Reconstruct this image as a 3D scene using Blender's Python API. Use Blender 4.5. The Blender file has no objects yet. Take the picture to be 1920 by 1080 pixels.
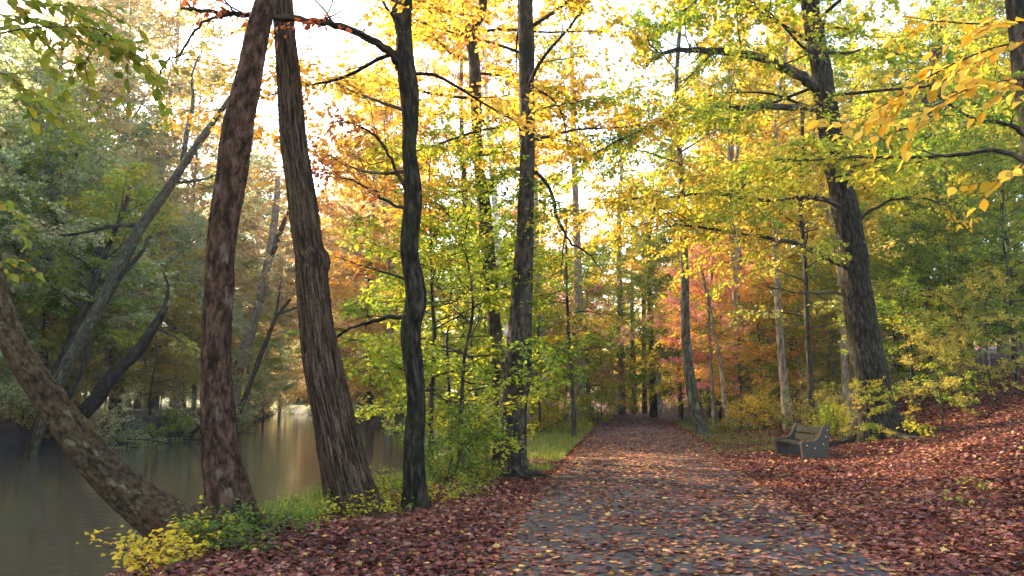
import bpy, math
import numpy as np

S = bpy.context.scene
COL = S.collection
R = math.radians

# ------------------------------------------------------------------ camera, sky, sun, exposure
F, HC, PITCH = 1450.0, 1.6, R(7.66)          # focal length in pixels of a 1920 wide picture
cam_data = bpy.data.cameras.new('camera')
cam_data.sensor_width = 36.0
cam_data.lens = F / 1920 * 36
cam_data.clip_end = 3000
cam = bpy.data.objects.new('camera', cam_data)
cam.location = (0, 0, HC)
cam.rotation_euler = (R(90) + PITCH, 0, 0)
COL.objects.link(cam)
S.camera = cam

SUN_EL, SUN_AZ = R(34), R(-54)                # azimuth from straight ahead (+Y), negative = left
world = bpy.data.worlds.new('World')
S.world = world
world.use_nodes = True
wn = world.node_tree
bg = wn.nodes['Background']
sky = wn.nodes.new('ShaderNodeTexSky')
sky.sky_type = 'NISHITA'
sky.sun_disc = False
sky.sun_elevation = SUN_EL
sky.sun_rotation = SUN_AZ
sky.air_density = 1.0
sky.dust_density = 1.6
sky.ozone_density = 1.0
wn.links.new(sky.outputs['Color'], bg.inputs['Color'])
bg.inputs['Strength'].default_value = 0.15

sun_data = bpy.data.lights.new('sun', 'SUN')
sun_data.energy = 3.1
sun_data.angle = R(1.5)
sun_data.color = (1.0, 0.86, 0.66)
sun = bpy.data.objects.new('sun', sun_data)
sun.rotation_euler = (R(90) - SUN_EL, 0, math.pi - SUN_AZ)
COL.objects.link(sun)

S.view_settings.view_transform = 'Standard'
S.view_settings.look = 'None'
S.view_settings.gamma = 1
S.view_settings.exposure = 3.35
S.view_settings.use_white_balance = True
S.view_settings.white_balance_temperature = 7300
S.view_settings.white_balance_tint = 10
S.render.engine = 'CYCLES'
C = S.cycles
C.use_denoising = True
C.max_bounces = 14
C.diffuse_bounces = 10
C.glossy_bounces = 2
C.transmission_bounces = 10
C.transparent_max_bounces = 4
C.caustics_reflective = False
C.caustics_refractive = False
C.sample_clamp_indirect = 20

# ------------------------------------------------------------------ helpers: placing
CP, SP = math.cos(PITCH), math.sin(PITCH)


def at(px, py, D):
    """The point seen at a pixel of the 1920x1080 photograph, D metres ahead."""
    u = (540 - py) / F
    s = D / (CP - SP * u)
    return np.array([(px - 960) / F * s, D, HC + (SP + CP * u) * s])


def sm(a, b, x):
    t = np.clip((np.asarray(x, float) - a) / (b - a), 0, 1)
    return t * t * (3 - 2 * t)


_r = np.random.default_rng(5)
_WK = _r.normal(size=(24, 2)); _WP = _r.uniform(0, 6.28, 24)


def wav(x, y, f, o=0):
    """Smooth noise about -1..1 as a sum of waves."""
    t = 0
    for k in range(8):
        w = _WK[(k + o) % 24]
        t = t + np.sin(f * (w[0] * x + w[1] * y) + _WP[(k + o) % 24])
    return t / 3.4


# ------------------------------------------------------------------ terrain
YR = [-40, 0, 6.7, 9, 11, 14.5, 19, 26, 40, 58, 68, 90, 110]
XR = [-9, -6.0, -4.9, -4.75, -4.2, -3.1, -3.1, -3.8, -5.3, -9.5, -15.5, -24, -42]
YL = [-40, 0, 31, 38, 44, 63, 94, 110]
XL = [-23.5, -22.5, -20.1, -19.0, -17.4, -20.6, -28, -46]
PATH = np.array([(-3.4, -26), (-2.4, -20), (0.4, 0), (1.44, 6.7), (2.45, 14), (4.45, 27), (6.3, 40), (6.7, 45), (6.2, 50), (4.2, 54.5), (0.5, 58.5), (-3.5, 63), (-6, 70), (-7, 80)])
WATER_Z = -1.0


def path_x(y):
    return np.interp(y, [-26, 0, 6.7, 14, 27, 40, 45, 200], [-3.4, .5, 1.5, 2.45, 4.45, 6.3, 6.8, 6.8])


def zg(x, y):
    x = np.asarray(x, float); y = np.asarray(y, float)
    d = x - path_x(y) - 1.9
    dd = np.clip(d, 0, None)
    z = np.where(dd < 9, 0.0185 * dd ** 2, 1.5 + 0.3 * (dd - 9))
    z = 6.0 * np.tanh(z / 6.0)
    amp = sm(0.3, 3.0, np.abs(x - path_x(y)) - 1.9)
    z = z + amp * (0.04 * wav(x, y, 1.1) + 0.06 * wav(x, y, .35, 5))
    z = z + 0.9 * sm(100, 140, y) * 1.0
    # left bank rises to its wood
    xl = np.interp(y, YL, XL)
    z = z + sm(0.5, 1.5, xl - x) * 0.35 + sm(3, 30, xl - x) * 2.0
    s = np.minimum(x - xl, np.interp(y, YR, XR) - x)
    s = np.minimum(s, 106 - y)
    s = s + 0.25 * wav(x, y, .9, 3)
    k = sm(-1.6, 0.4, s)
    return z * (1 - k) + (-1.9) * k


def ground_at(px, py, D=8.0):
    """Where the line of sight through a pixel meets the ground."""
    lo = None
    for d in np.arange(4.0, 60, .05):
        q = at(px, py, d)
        if q[2] <= zg(q[0], q[1]):
            lo = d
            break
    q = at(px, py, lo if lo else D)
    q[2] = float(zg(q[0], q[1]))
    return q


# ------------------------------------------------------------------ helpers: meshes and objects
def thing(name, label, cat, loc=(0, 0, 0), group=None):
    o = bpy.data.objects.new(name, None)
    o.empty_display_size = 0.2
    o.location = tuple(float(v) for v in loc)
    COL.objects.link(o)
    o['label'] = label
    o['category'] = cat
    if group:
        o['group'] = group
    return o


def link(name, mesh, mat=None, parent=None):
    o = bpy.data.objects.new(name, mesh)
    COL.objects.link(o)
    if parent is not None:
        o.parent = parent
    if mat is not None:
        if not mesh.materials:
            mesh.materials.append(mat)
        o.material_slots[0].link = 'OBJECT'
        o.material_slots[0].material = mat
    return o


def raw_mesh(name, verts, loops, sizes, smooth=True):
    me = bpy.data.meshes.new(name)
    verts = np.ascontiguousarray(verts, dtype=np.float32)
    loops = np.ascontiguousarray(loops, dtype=np.int32)
    sizes = np.ascontiguousarray(sizes, dtype=np.int32)
    me.vertices.add(len(verts))
    me.vertices.foreach_set('co', verts.ravel())
    me.loops.add(len(loops))
    me.loops.foreach_set('vertex_index', loops)
    me.polygons.add(len(sizes))
    starts = np.concatenate([[0], np.cumsum(sizes)[:-1]]).astype(np.int32)
    me.polygons.foreach_set('loop_start', starts)
    me.polygons.foreach_set('loop_total', sizes)
    me.polygons.foreach_set('use_smooth', np.full(len(sizes), smooth))
    me.update(calc_edges=True)
    return me


def unit(v):
    return v / np.maximum(np.linalg.norm(v, axis=-1, keepdims=True), 1e-9)


def spline(pts, n):
    """Catmull-Rom through rows of pts (any width), n samples per span."""
    p = np.asarray(pts, float)
    if len(p) < 3 or n <= 1:
        return p
    q = np.vstack([2 * p[0] - p[1], p, 2 * p[-1] - p[-2]])
    out = []
    t = np.linspace(0, 1, n, endpoint=False)[:, None]
    for i in range(1, len(q) - 2):
        a, b, c, d = q[i - 1], q[i], q[i + 1], q[i + 2]
        out.append(.5 * ((2 * b) + (c - a) * t + (2 * a - 5 * b + 4 * c - d) * t ** 2 + (3 * b - a - 3 * c + d) * t ** 3))
    out.append(p[-1:])
    return np.vstack(out)


class Tubes:
    """Tapered tubes collected into one mesh, with a 'bark' vector (around, along) for the bark texture."""

    def __init__(self):
        self.v, self.l, self.s, self.b, self.n = [], [], [], [], 0

    def add(self, pts, rad, sides=6, lump=0.0, seed=0, flare=0.0, ridges=5, rough=0.0, kk=(9, 15, 22)):
        p = np.asarray(pts, float); r = np.asarray(rad, float)
        m = len(p)
        tan = unit(np.gradient(p, axis=0))
        u = np.cross(tan[0], [0.31, 0.9, 0.2]); u /= np.linalg.norm(u)
        U = np.zeros((m, 3)); U[0] = u
        for i in range(1, m):
            u = u - tan[i] * np.dot(u, tan[i]); u /= max(np.linalg.norm(u), 1e-9); U[i] = u
        V = np.cross(tan, U)
        s = np.concatenate([[0], np.cumsum(np.linalg.norm(np.diff(p, axis=0), axis=1))])
        th = np.linspace(0, 2 * np.pi, sides, endpoint=False)
        rr = np.repeat(r[:, None], sides, 1)
        if lump > 0:
            g = np.random.default_rng(seed)
            for k in range(10):
                f = int(g.integers(1, 4)); w = g.uniform(.8, 6)
                rr = rr * (1 + lump * .35 * np.sin(f * th[None] + g.uniform(0, 6.28) + w * s[:, None]))
            for k in range(6):                                     # knots and scars
                c, a = g.uniform(.1, .9) * s[-1], g.uniform(0, 6.28)
                dth = np.angle(np.exp(1j * (th[None] - a)))
                rr = rr * (1 + lump * 2.2 * np.exp(-((s[:, None] - c) / (.9 * r.mean() + .03)) ** 2 - (dth / .55) ** 2))
        if rough > 0:
            g = np.random.default_rng(seed + 50)
            tot = 0
            for k in kk:
                ph = g.uniform(0, 6.28)
                for _ in range(4):
                    ph = ph + g.uniform(.3, .9) * np.sin(g.uniform(1, 9) * s[:, None] + g.uniform(0, 6.28) + g.integers(1, 3) * th[None])
                tot = tot + np.abs(np.sin(k / 2 * th[None] + ph)) ** .6
            rr = rr + rough * (tot / len(kk) - .6) + rough * .22 * g.normal(0, 1, rr.shape)
        if flare > 0:
            fl = np.exp(-s / (2.2 * r[0] + .05))[:, None]
            rr = rr * (1 + flare * fl * (.55 + .45 * np.sin(ridges * th[None] + seed)))
        ring = p[:, None] + rr[..., None] * (np.cos(th)[None, :, None] * U[:, None] + np.sin(th)[None, :, None] * V[:, None])
        self.v.append(ring.reshape(-1, 3))
        self.b.append(np.stack([rr * np.cos(th)[None], rr * np.sin(th)[None], np.repeat(s[:, None], sides, 1) + seed * 3.7], -1).reshape(-1, 3))
        i, j = np.meshgrid(np.arange(m - 1), np.arange(sides), indexing='ij')
        j2 = (j + 1) % sides
        q = np.stack([i * sides + j, i * sides + j2, (i + 1) * sides + j2, (i + 1) * sides + j], -1).reshape(-1, 4) + self.n
        self.l.append(q.ravel()); self.s.append(np.full(len(q), 4))
        self.l.append(np.arange(sides) + self.n + (m - 1) * sides); self.s.append([sides])
        self.n += m * sides

    def twigs(self, a, b, r):
        """Many straight three-sided twigs at once."""
        n = len(a)
        if not n:
            return
        d = unit(b - a)
        u = unit(np.cross(d, np.array([.3, .2, .93])[None])); w = np.cross(d, u)
        v = []
        for th in (0, 2.09, 4.19):
            v.append(a + r * (math.cos(th) * u + math.sin(th) * w))
        for th in (0, 2.09, 4.19):
            v.append(b + .35 * r * (math.cos(th) * u + math.sin(th) * w))
        v = np.stack(v, 1).reshape(-1, 3)
        self.v.append(v); self.b.append(v * 1.0)
        base = np.arange(n)[:, None, None] * 6 + self.n
        q = np.array([[0, 1, 4, 3], [1, 2, 5, 4], [2, 0, 3, 5]])[None] + base
        self.l.append(q.ravel()); self.s.append(np.full(3 * n, 4))
        self.n += 6 * n

    def mesh(self, name):
        me = raw_mesh(name, np.vstack(self.v), np.concatenate(self.l), np.concatenate(self.s))
        at_ = me.attributes.new('bark', 'FLOAT_VECTOR', 'POINT')
        at_.data.foreach_set('vector', np.vstack(self.b).astype(np.float32).ravel())
        return me


def maple_shape():
    pts = [(0, 0)]
    for ang, rad in ((200, .25), (150, .62), (118, .34), (95, .80), (60, .40), (45, .95 * .62), (20, .42)):
        pass
    a = [(.0, -.05), (-.05, -.34), (.22, -.26), (.36, -.52), (.50, -.24), (.70, -.30), (.68, -.14), (1., 0)]
    ring = a + [(x, -y) for x, y in a[-2:0:-1]] + [(.0, .05)]
    v = [(.36, 0, .03)] + [(x, y, -.10 * abs(y) * 2 + (0.0 if x < .9 else -.05)) for x, y in ring]
    f = [(0, 1 + i, 1 + (i + 1) % len(ring)) for i in range(len(ring))]
    return np.array(v), f


SHAPES = {
    'quad': (np.array([(0, 0, 0), (.48, -.36, .05), (1, 0, -.08), (.48, .36, .05)]), [(0, 1, 2, 3)]),
    'hex': (np.array([(0, 0, 0), (.28, -.30, .06), (.68, -.26, .02), (1, 0, -.12), (.68, .26, .02), (.28, .30, .06)]), [(0, 1, 2, 3), (0, 3, 4, 5)]),
    'oval': (np.array([(0, 0, 0), (.12, -.16, .05), (.34, -.30, .09), (.6, -.27, .07), (.82, -.13, .0), (1, 0, -.10), (.82, .13, .0), (.6, .27, .07), (.34, .30, .09), (.12, .16, .05),
                       (.34, 0, .01), (.6, 0, .0), (.82, 0, -.04)]),
             [(0, 1, 2, 10), (10, 2, 3, 11), (11, 3, 4, 12), (12, 4, 5, 5), (0, 10, 8, 9), (10, 11, 7, 8), (11, 12, 6, 7), (12, 5, 6, 6)]),
    'maple': maple_shape(),
}


def leaf_mesh(name, pos, dr, nr, size, tint, shape='quad', curl=None):
    sv, faces = SHAPES[shape]
    n, k = len(pos), len(sv)
    dr = unit(dr); sd = unit(np.cross(nr, dr)); nr = np.cross(dr, sd)
    up = sv[:, 2][None, :, None] * (1 if curl is None else curl[:, None, None])
    v = pos[:, None] + size[:, None, None] * (sv[:, 0][None, :, None] * dr[:, None] + sv[:, 1][None, :, None] * sd[:, None] + up * nr[:, None])
    fl = [tuple(dict.fromkeys(f)) for f in faces]
    flat = np.array([i for f in fl for i in f]); sz = np.array([len(f) for f in fl])
    loops = (np.arange(n)[:, None] * k + flat[None]).ravel()
    me = raw_mesh(name, v.reshape(-1, 3), loops, np.tile(sz, n), smooth=False)
    a = me.attributes.new('tint', 'FLOAT', 'FACE')
    a.data.foreach_set('value', np.repeat(np.clip(tint, 0, 1), len(fl)).astype(np.float32))
    return me


# ------------------------------------------------------------------ materials
def new_mat(name):
    m = bpy.data.materials.new(name)
    m.use_nodes = True
    nt = m.node_tree
    nt.nodes.clear()
    out = nt.nodes.new('ShaderNodeOutputMaterial')
    return m, nt, out


def nd(nt, kind, **kw):
    n = nt.nodes.new(kind)
    for k, v in kw.items():
        setattr(n, k, v)
    return n


def ramp(nt, stops, interp='LINEAR'):
    r = nt.nodes.new('ShaderNodeValToRGB')
    e = r.color_ramp
    e.interpolation = interp
    while len(e.elements) < len(stops):
        e.elements.new(0.5)
    for el, (p, c) in zip(e.elements, stops):
        el.position = p
        el.color = (*c, 1)
    return r


def leaf_mat(name, cols, trans=.60, gloss=.015, var=.30):
    m, nt, out = new_mat(name)
    L = nt.links.new
    at_ = nd(nt, 'ShaderNodeAttribute', attribute_name='tint')
    oi = nd(nt, 'ShaderNodeObjectInfo')
    sh = nd(nt, 'ShaderNodeMath', operation='MULTIPLY_ADD')
    L(oi.outputs['Random'], sh.inputs[0]); sh.inputs[1].default_value = .16; sh.inputs[2].default_value = -.08
    ad = nd(nt, 'ShaderNodeMath', operation='ADD')
    L(at_.outputs['Fac'], ad.inputs[0]); L(sh.outputs[0], ad.inputs[1])
    rp = ramp(nt, [(i / (len(cols) - 1), c) for i, c in enumerate(cols)])
    L(ad.outputs[0], rp.inputs[0])
    geo = nd(nt, 'ShaderNodeNewGeometry')
    val = nd(nt, 'ShaderNodeMapRange')
    L(geo.outputs['Random Per Island'], val.inputs[0]); val.inputs[3].default_value = 1 - var; val.inputs[4].default_value = 1 + var
    mx = nd(nt, 'ShaderNodeVectorMath', operation='SCALE')
    L(rp.outputs[0], mx.inputs[0]); L(val.outputs[0], mx.inputs['Scale'])
    df = nd(nt, 'ShaderNodeBsdfDiffuse'); L(mx.outputs[0], df.inputs[0])
    tr = nd(nt, 'ShaderNodeBsdfTranslucent'); L(mx.outputs[0], tr.inputs[0])
    m1 = nd(nt, 'ShaderNodeMixShader'); m1.inputs[0].default_value = trans
    L(df.outputs[0], m1.inputs[1]); L(tr.outputs[0], m1.inputs[2])
    gl = nd(nt, 'ShaderNodeBsdfGlossy'); gl.inputs['Roughness'].default_value = .45
    m2 = nd(nt, 'ShaderNodeMixShader'); m2.inputs[0].default_value = gloss
    L(m1.outputs[0], m2.inputs[1]); L(gl.outputs[0], m2.inputs[2])
    L(m2.outputs[0], out.inputs[0])
    return m


PAL = {
    'green': leaf_mat('leaves_green', [(.07, .13, .014), (.13, .20, .018), (.20, .27, .022), (.31, .31, .025), (.45, .34, .03)]),
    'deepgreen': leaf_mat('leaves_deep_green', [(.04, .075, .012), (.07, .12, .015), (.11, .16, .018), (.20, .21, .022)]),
    'yellowgreen': leaf_mat('leaves_yellow_green', [(.08, .145, .012), (.15, .215, .016), (.25, .27, .02), (.38, .31, .025), (.48, .29, .025)]),
    'gold': leaf_mat('leaves_gold', [(.22, .22, .02), (.42, .32, .03), (.58, .40, .04), (.62, .36, .04), (.60, .27, .035)]),
    'orange': leaf_mat('leaves_orange', [(.48, .32, .045), (.60, .36, .05), (.62, .30, .045), (.58, .18, .035)]),
    'russet': leaf_mat('leaves_russet', [(.16, .03, .015), (.30, .05, .02), (.40, .12, .03), (.45, .22, .06)]),
    'red': leaf_mat('leaves_red', [(.62, .15, .15), (.75, .26, .22), (.75, .36, .18), (.66, .40, .10)]),
    'pink': leaf_mat('leaves_faded_pink', [(.38, .13, .14), (.55, .22, .20), (.62, .38, .22), (.58, .44, .18)]),
    'olive': leaf_mat('leaves_olive', [(.13, .21, .085), (.22, .30, .12), (.33, .36, .15), (.44, .42, .18), (.54, .42, .22)]),
    'ochre': leaf_mat('leaves_ochre', [(.16, .18, .035), (.30, .26, .045), (.45, .35, .055), (.52, .34, .07)]),
    'tan': leaf_mat('leaves_tan', [(.26, .24, .10), (.42, .33, .15), (.54, .38, .16), (.56, .32, .11)]),
    'brightyellow': leaf_mat('leaves_bright_yellow', [(.16, .20, .02), (.42, .36, .025), (.58, .42, .03), (.58, .34, .03)]),
    'spray_green': leaf_mat('leaves_spray_green', [(.07, .11, .010), (.14, .17, .013), (.23, .21, .016), (.30, .19, .025)], trans=.6, gloss=.01),
    'spray_yellow': leaf_mat('leaves_spray_yellow', [(.42, .24, .02), (.58, .33, .03), (.62, .29, .035)], trans=.35),
    'litter': leaf_mat('leaves_fallen', [(.030, .010, .008), (.070, .017, .011), (.110, .028, .017), (.145, .042, .024), (.19, .085, .068), (.20, .070, .030), (.26, .14, .06), (.40, .24, .045)], trans=.1, gloss=.02, var=.6),
}


def bark_mat(name, dark, mid, light, sx=9, sz=1.6, furrow=.5, patch=None, patch_thr=.55, patch_scale=1.6, moss=None, moss_thr=.6):
    m, nt, out = new_mat(name)
    L = nt.links.new
    at_ = nd(nt, 'ShaderNodeAttribute', attribute_name='bark')
    mp = nd(nt, 'ShaderNodeMapping'); mp.inputs['Scale'].default_value = (sx, sx, sz)
    L(at_.outputs['Vector'], mp.inputs[0])
    n1 = nd(nt, 'ShaderNodeTexNoise'); n1.inputs['Scale'].default_value = 2.2; n1.inputs['Detail'].default_value = 8; n1.inputs['Roughness'].default_value = .65
    L(mp.outputs[0], n1.inputs['Vector'])
    v1 = nd(nt, 'ShaderNodeTexNoise'); v1.inputs['Scale'].default_value = 5; v1.inputs['Detail'].default_value = 3
    L(mp.outputs[0], v1.inputs['Vector'])
    rp = ramp(nt, [(.38, dark), (.5, mid), (.63, light)])
    L(n1.outputs['Fac'], rp.inputs[0])
    col = rp.outputs[0]

    def overlay(col, c, scale, thr, wdt=.06, zs=.45):
        mp2 = nd(nt, 'ShaderNodeMapping'); mp2.inputs['Scale'].default_value = (1, 1, zs)
        L(at_.outputs['Vector'], mp2.inputs[0])
        n2 = nd(nt, 'ShaderNodeTexNoise'); n2.inputs['Scale'].default_value = scale * 4; n2.inputs['Detail'].default_value = 5; n2.inputs['Roughness'].default_value = .6
        L(mp2.outputs[0], n2.inputs['Vector'])
        mr = nd(nt, 'ShaderNodeMapRange'); mr.inputs[1].default_value = thr; mr.inputs[2].default_value = thr + wdt
        L(n2.outputs['Fac'], mr.inputs[0])
        mx = nd(nt, 'ShaderNodeMixRGB')
        L(mr.outputs[0], mx.inputs[0]); L(col, mx.inputs[1]); mx.inputs[2].default_value = (*c, 1)
        return mx.outputs[0]

    if patch:
        col = overlay(col, patch, patch_scale, patch_thr)
    if moss:
        col = overlay(col, moss, 1.1, moss_thr, .12, .3)
    bs = nd(nt, 'ShaderNodeBsdfPrincipled'); bs.inputs['Roughness'].default_value = .95
    bs.inputs['Specular IOR Level'].default_value = .08
    L(col, bs.inputs['Base Color'])
    bm = nd(nt, 'ShaderNodeBump'); bm.inputs['Strength'].default_value = furrow; bm.inputs['Distance'].default_value = .04
    ad = nd(nt, 'ShaderNodeMath', operation='MULTIPLY_ADD'); ad.inputs[1].default_value = .5
    L(v1.outputs['Fac'], ad.inputs[0]); L(n1.outputs['Fac'], ad.inputs[2])
    L(ad.outputs[0], bm.inputs['Height']); L(bm.outputs[0], bs.inputs['Normal'])
    L(bs.outputs[0], out.inputs[0])
    return m


BARK = {
    'redbrown': bark_mat('bark_red_brown', (.010, .005, .003), (.036, .018, .010), (.082, .042, .026), sx=7, sz=3.2, furrow=1.0, patch=(.085, .060, .042), patch_thr=.60, patch_scale=1.3, moss=(.016, .009, .006), moss_thr=.56),
    'furrowed': bark_mat('bark_furrowed', (.006, .0035, .002), (.034, .020, .011), (.095, .060, .035), sx=15, sz=1.1, furrow=1.0),
    'sycamore': bark_mat('bark_mottled', (.012, .007, .004), (.036, .022, .011), (.065, .045, .021), sx=9, sz=5.0, furrow=.9, patch=(.085, .068, .034), patch_thr=.60, patch_scale=2.6, moss=(.050, .018, .009), moss_thr=.53),
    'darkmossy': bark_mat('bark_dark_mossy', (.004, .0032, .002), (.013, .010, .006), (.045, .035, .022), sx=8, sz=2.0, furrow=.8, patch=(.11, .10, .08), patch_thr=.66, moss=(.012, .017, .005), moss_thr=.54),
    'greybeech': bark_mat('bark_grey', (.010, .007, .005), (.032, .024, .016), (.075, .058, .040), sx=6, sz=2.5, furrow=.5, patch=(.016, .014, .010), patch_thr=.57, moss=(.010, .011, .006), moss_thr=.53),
    'palegrey': bark_mat('bark_pale_grey', (.035, .028, .022), (.10, .085, .07), (.18, .155, .13), sx=4, sz=2.5, furrow=.45, patch=(.05, .045, .03), patch_thr=.60),
    'lichen': bark_mat('bark_lichen', (.018, .015, .010), (.055, .048, .032), (.10, .09, .06), sx=6, sz=2.2, furrow=.5, patch=(.12, .135, .08), patch_thr=.58, patch_scale=1.2),
    'tanbark': bark_mat('bark_tan', (.07, .05, .032), (.17, .13, .09), (.28, .22, .16), sx=5, sz=1.8, furrow=.5),
    'white': bark_mat('bark_white', (.18, .17, .16), (.5, .48, .45), (.65, .63, .60), sx=3, sz=2.5, furrow=.2, patch=(.10, .08, .07), patch_thr=.60, patch_scale=1.0),
    'dark': bark_mat('bark_dark', (.008, .006, .005), (.028, .022, .016), (.07, .055, .04), sx=6, sz=1.5, furrow=.6),
    'twig': bark_mat('bark_twig', (.015, .011, .008), (.05, .038, .028), (.09, .07, .05), sx=6, sz=2, furrow=.2),
}

# ------------------------------------------------------------------ growing branches and leaves


def limb(rng, start, d, L, n=6, wander=.18, lift=0.0):
    """A bending limb: n+1 points from start along d."""
    p = [np.array(start, float)]
    d = unit(np.array(d, float))
    for i in range(n):
        d = unit(d + rng.normal(0, wander, 3) + np.array([0, 0, lift]) / n)
        p.append(p[-1] + d * L / n)
    return np.array(p)


def foliage(rng, prims, tubes, size=.12, per_twig=11, sec_per_m=1.7, twig_per_m=4.5, twig_len=.5, flat=1.0, droop=.25, tip_only=.2, sec_scale=.42, base_r=.02, tint0=.5, sides=4):
    """Secondary limbs, twigs and leaves on the given primary limbs; returns leaf arrays."""
    A, Bv, T = [], [], []
    for p in prims:
        seg = np.linalg.norm(np.diff(p, axis=0), axis=1); s = np.concatenate([[0], np.cumsum(seg)]); L = s[-1]
        ns = max(2, int(L * sec_per_m))
        pt = tint0 + rng.normal(0, .16)
        lines = [(p[int(len(p) * .5):], pt)]
        for i in range(ns):
            t = tip_only + (1 - tip_only) * (i + rng.uniform(0, 1)) / ns
            q = np.array([np.interp(t * L, s, p[:, k]) for k in range(3)])
            j = min(int(np.searchsorted(s, t * L)), len(p) - 1); j = max(j, 1)
            tan = unit(p[j] - p[j - 1])
            side = unit(np.cross(tan, [0, 0, 1.0]) + 1e-3) * (1 if i % 2 else -1)
            d = tan * rng.uniform(.4, 1.0) + side * rng.uniform(.5, 1.0) + np.array([0, 0, rng.normal(.08, .28)])
            ls = (L * sec_scale * (1 - .5 * t) + .25) * rng.uniform(.7, 1.25)
            q2 = limb(rng, q, d, ls, 3, .16, -.25 * droop)
            lines.append((q2, pt + rng.normal(0, .10)))
            tubes.add(q2, np.linspace(base_r * .6, base_r * .15, 4), 3)
        for ln, tt in lines:
            sg = np.linalg.norm(np.diff(ln, axis=0), axis=1); ss = np.concatenate([[0], np.cumsum(sg)]); LL = ss[-1]
            m = int(LL * twig_per_m) + 3
            u = np.sort(rng.uniform(.1, 1.0, m)) * LL
            a = np.stack([np.interp(u, ss, ln[:, k]) for k in range(3)], 1)
            tn = unit(ln[-1] - ln[0])
            sd = unit(np.cross(tn, [0, 0, 1.0]) + 1e-3)
            d = tn[None] * rng.uniform(.2, 1, (m, 1)) + sd[None] * (rng.uniform(.4, 1, (m, 1)) * rng.choice([-1, 1], (m, 1)))
            d = d + rng.normal(0, .25, (m, 3)); d[:, 2] -= droop * .5
            ln_ = twig_len * rng.uniform(.6, 1.3, (m, 1))
            A.append(a); Bv.append(a + unit(d) * ln_); T.append(np.full(m, tt) + rng.normal(0, .08, m))
    A = np.vstack(A); Bv = np.vstack(Bv); T = np.concatenate(T)
    tubes.twigs(A, Bv, .0045)
    m, k = len(A), per_twig
    t = rng.uniform(.1, 1.05, (m, k, 1))
    d = unit(Bv - A)[:, None]
    pos = A[:, None] + (Bv - A)[:, None] * t + rng.normal(0, .045, (m, k, 3))
    sd = unit(np.cross(d, np.array([0, 0, 1.0])) + 1e-4)
    dr = d * rng.uniform(.2, 1, (m, k, 1)) + sd * rng.normal(0, .8, (m, k, 1)) + rng.normal(0, .25, (m, k, 3))
    dr[..., 2] -= droop
    nr = rng.normal(0, .55, (m, k, 3)); nr[..., 2] += flat
    sz = size * rng.uniform(.6, 1.25, (m, k))
    tint = T[:, None] + rng.normal(0, .10, (m, k))
    return pos.reshape(-1, 3), dr.reshape(-1, 3), nr.reshape(-1, 3), sz.ravel(), tint.ravel()


def crown_limbs(rng, trunk, rad, first, Rm, nprim, low=.1, high=1.0, shape='oval', keep=None):
    """Primary limbs round a trunk polyline above height `first`; returns limbs and base radii."""
    h = trunk[:, 2] - trunk[0, 2]; H = h[-1]
    out = []
    for i in range(nprim):
        u = (i + rng.uniform(.1, .9)) / nprim
        z = first + (H - first) * u * .985
        p = np.array([np.interp(z, h, trunk[:, k]) for k in range(3)])
        r = np.interp(z, h, rad)
        az = i * 2.4 + rng.uniform(-.5, .5)
        if keep is not None and not keep(az):
            continue
        prof = math.sin(math.pi * (.22 + .74 * u)) ** .8 if shape == 'oval' else (1 - u * .75)
        L = max(.5, Rm * prof * rng.uniform(.7, 1.15))
        el = low + (high - low) * u + rng.normal(0, .12)
        d = np.array([math.cos(az) * math.cos(el), math.sin(az) * math.cos(el), math.sin(el)])
        out.append((limb(rng, p, d, L, 6, .13, -.15 if u < .5 else .1), min(r * .5, .008 + .009 * L)))
    return out


def proto(seed, H, first, Rm, r0, nprim, size, low=.1, high=1.0, bend=.06, **fk):
    """One tree as two meshes: trunk with limbs, and its leaves."""
    rng = np.random.default_rng(seed)
    n = 9
    z = np.linspace(0, H, n)
    t = np.stack([np.cumsum(rng.normal(0, bend * H / n, n)), np.cumsum(rng.normal(0, bend * H / n, n)), z], 1)
    t -= t[0]
    rad = r0 * (1 - .92 * (z / H) ** .9)
    tt = spline(np.column_stack([t, rad]), 3)
    T = Tubes()
    pts = tt[:, :3].copy(); pts[0, 2] -= .3
    T.add(pts, tt[:, 3], 9, .08, seed, .5)
    limbs = crown_limbs(rng, t, rad, first, Rm, nprim, low, high)
    for p, r in limbs:
        q = spline(p, 2)
        T.add(q, np.linspace(r, r * .2, len(q)), 4)
    lv = foliage(rng, [p for p, r in limbs], T, size=size, **fk)
    return T.mesh('trunk_%d' % seed), leaf_mesh('crown_%d' % seed, *lv, shape='quad')


def proto_bush(seed, H, Rm, nst, size, **fk):
    rng = np.random.default_rng(seed)
    T = Tubes(); limbs = []
    for i in range(nst):
        az = rng.uniform(0, 6.28); ln = rng.uniform(.05, .75)
        L = H * rng.uniform(.6, 1.1)
        d = np.array([math.cos(az) * ln * Rm / H * 1.6, math.sin(az) * ln * Rm / H * 1.6, 1])
        s = np.array([math.cos(az), math.sin(az), 0]) * rng.uniform(0, .25 * Rm); s[2] = -.15
        p = limb(rng, s, d, L, 5, .14, -.2)
        T.add(p, np.linspace(.018, .004, len(p)), 4)
        limbs.append(p)
    lv = foliage(rng, limbs, T, size=size, **fk)
    return T.mesh('stems_%d' % seed), leaf_mesh('leaves_%d' % seed, *lv, shape='quad')


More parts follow.
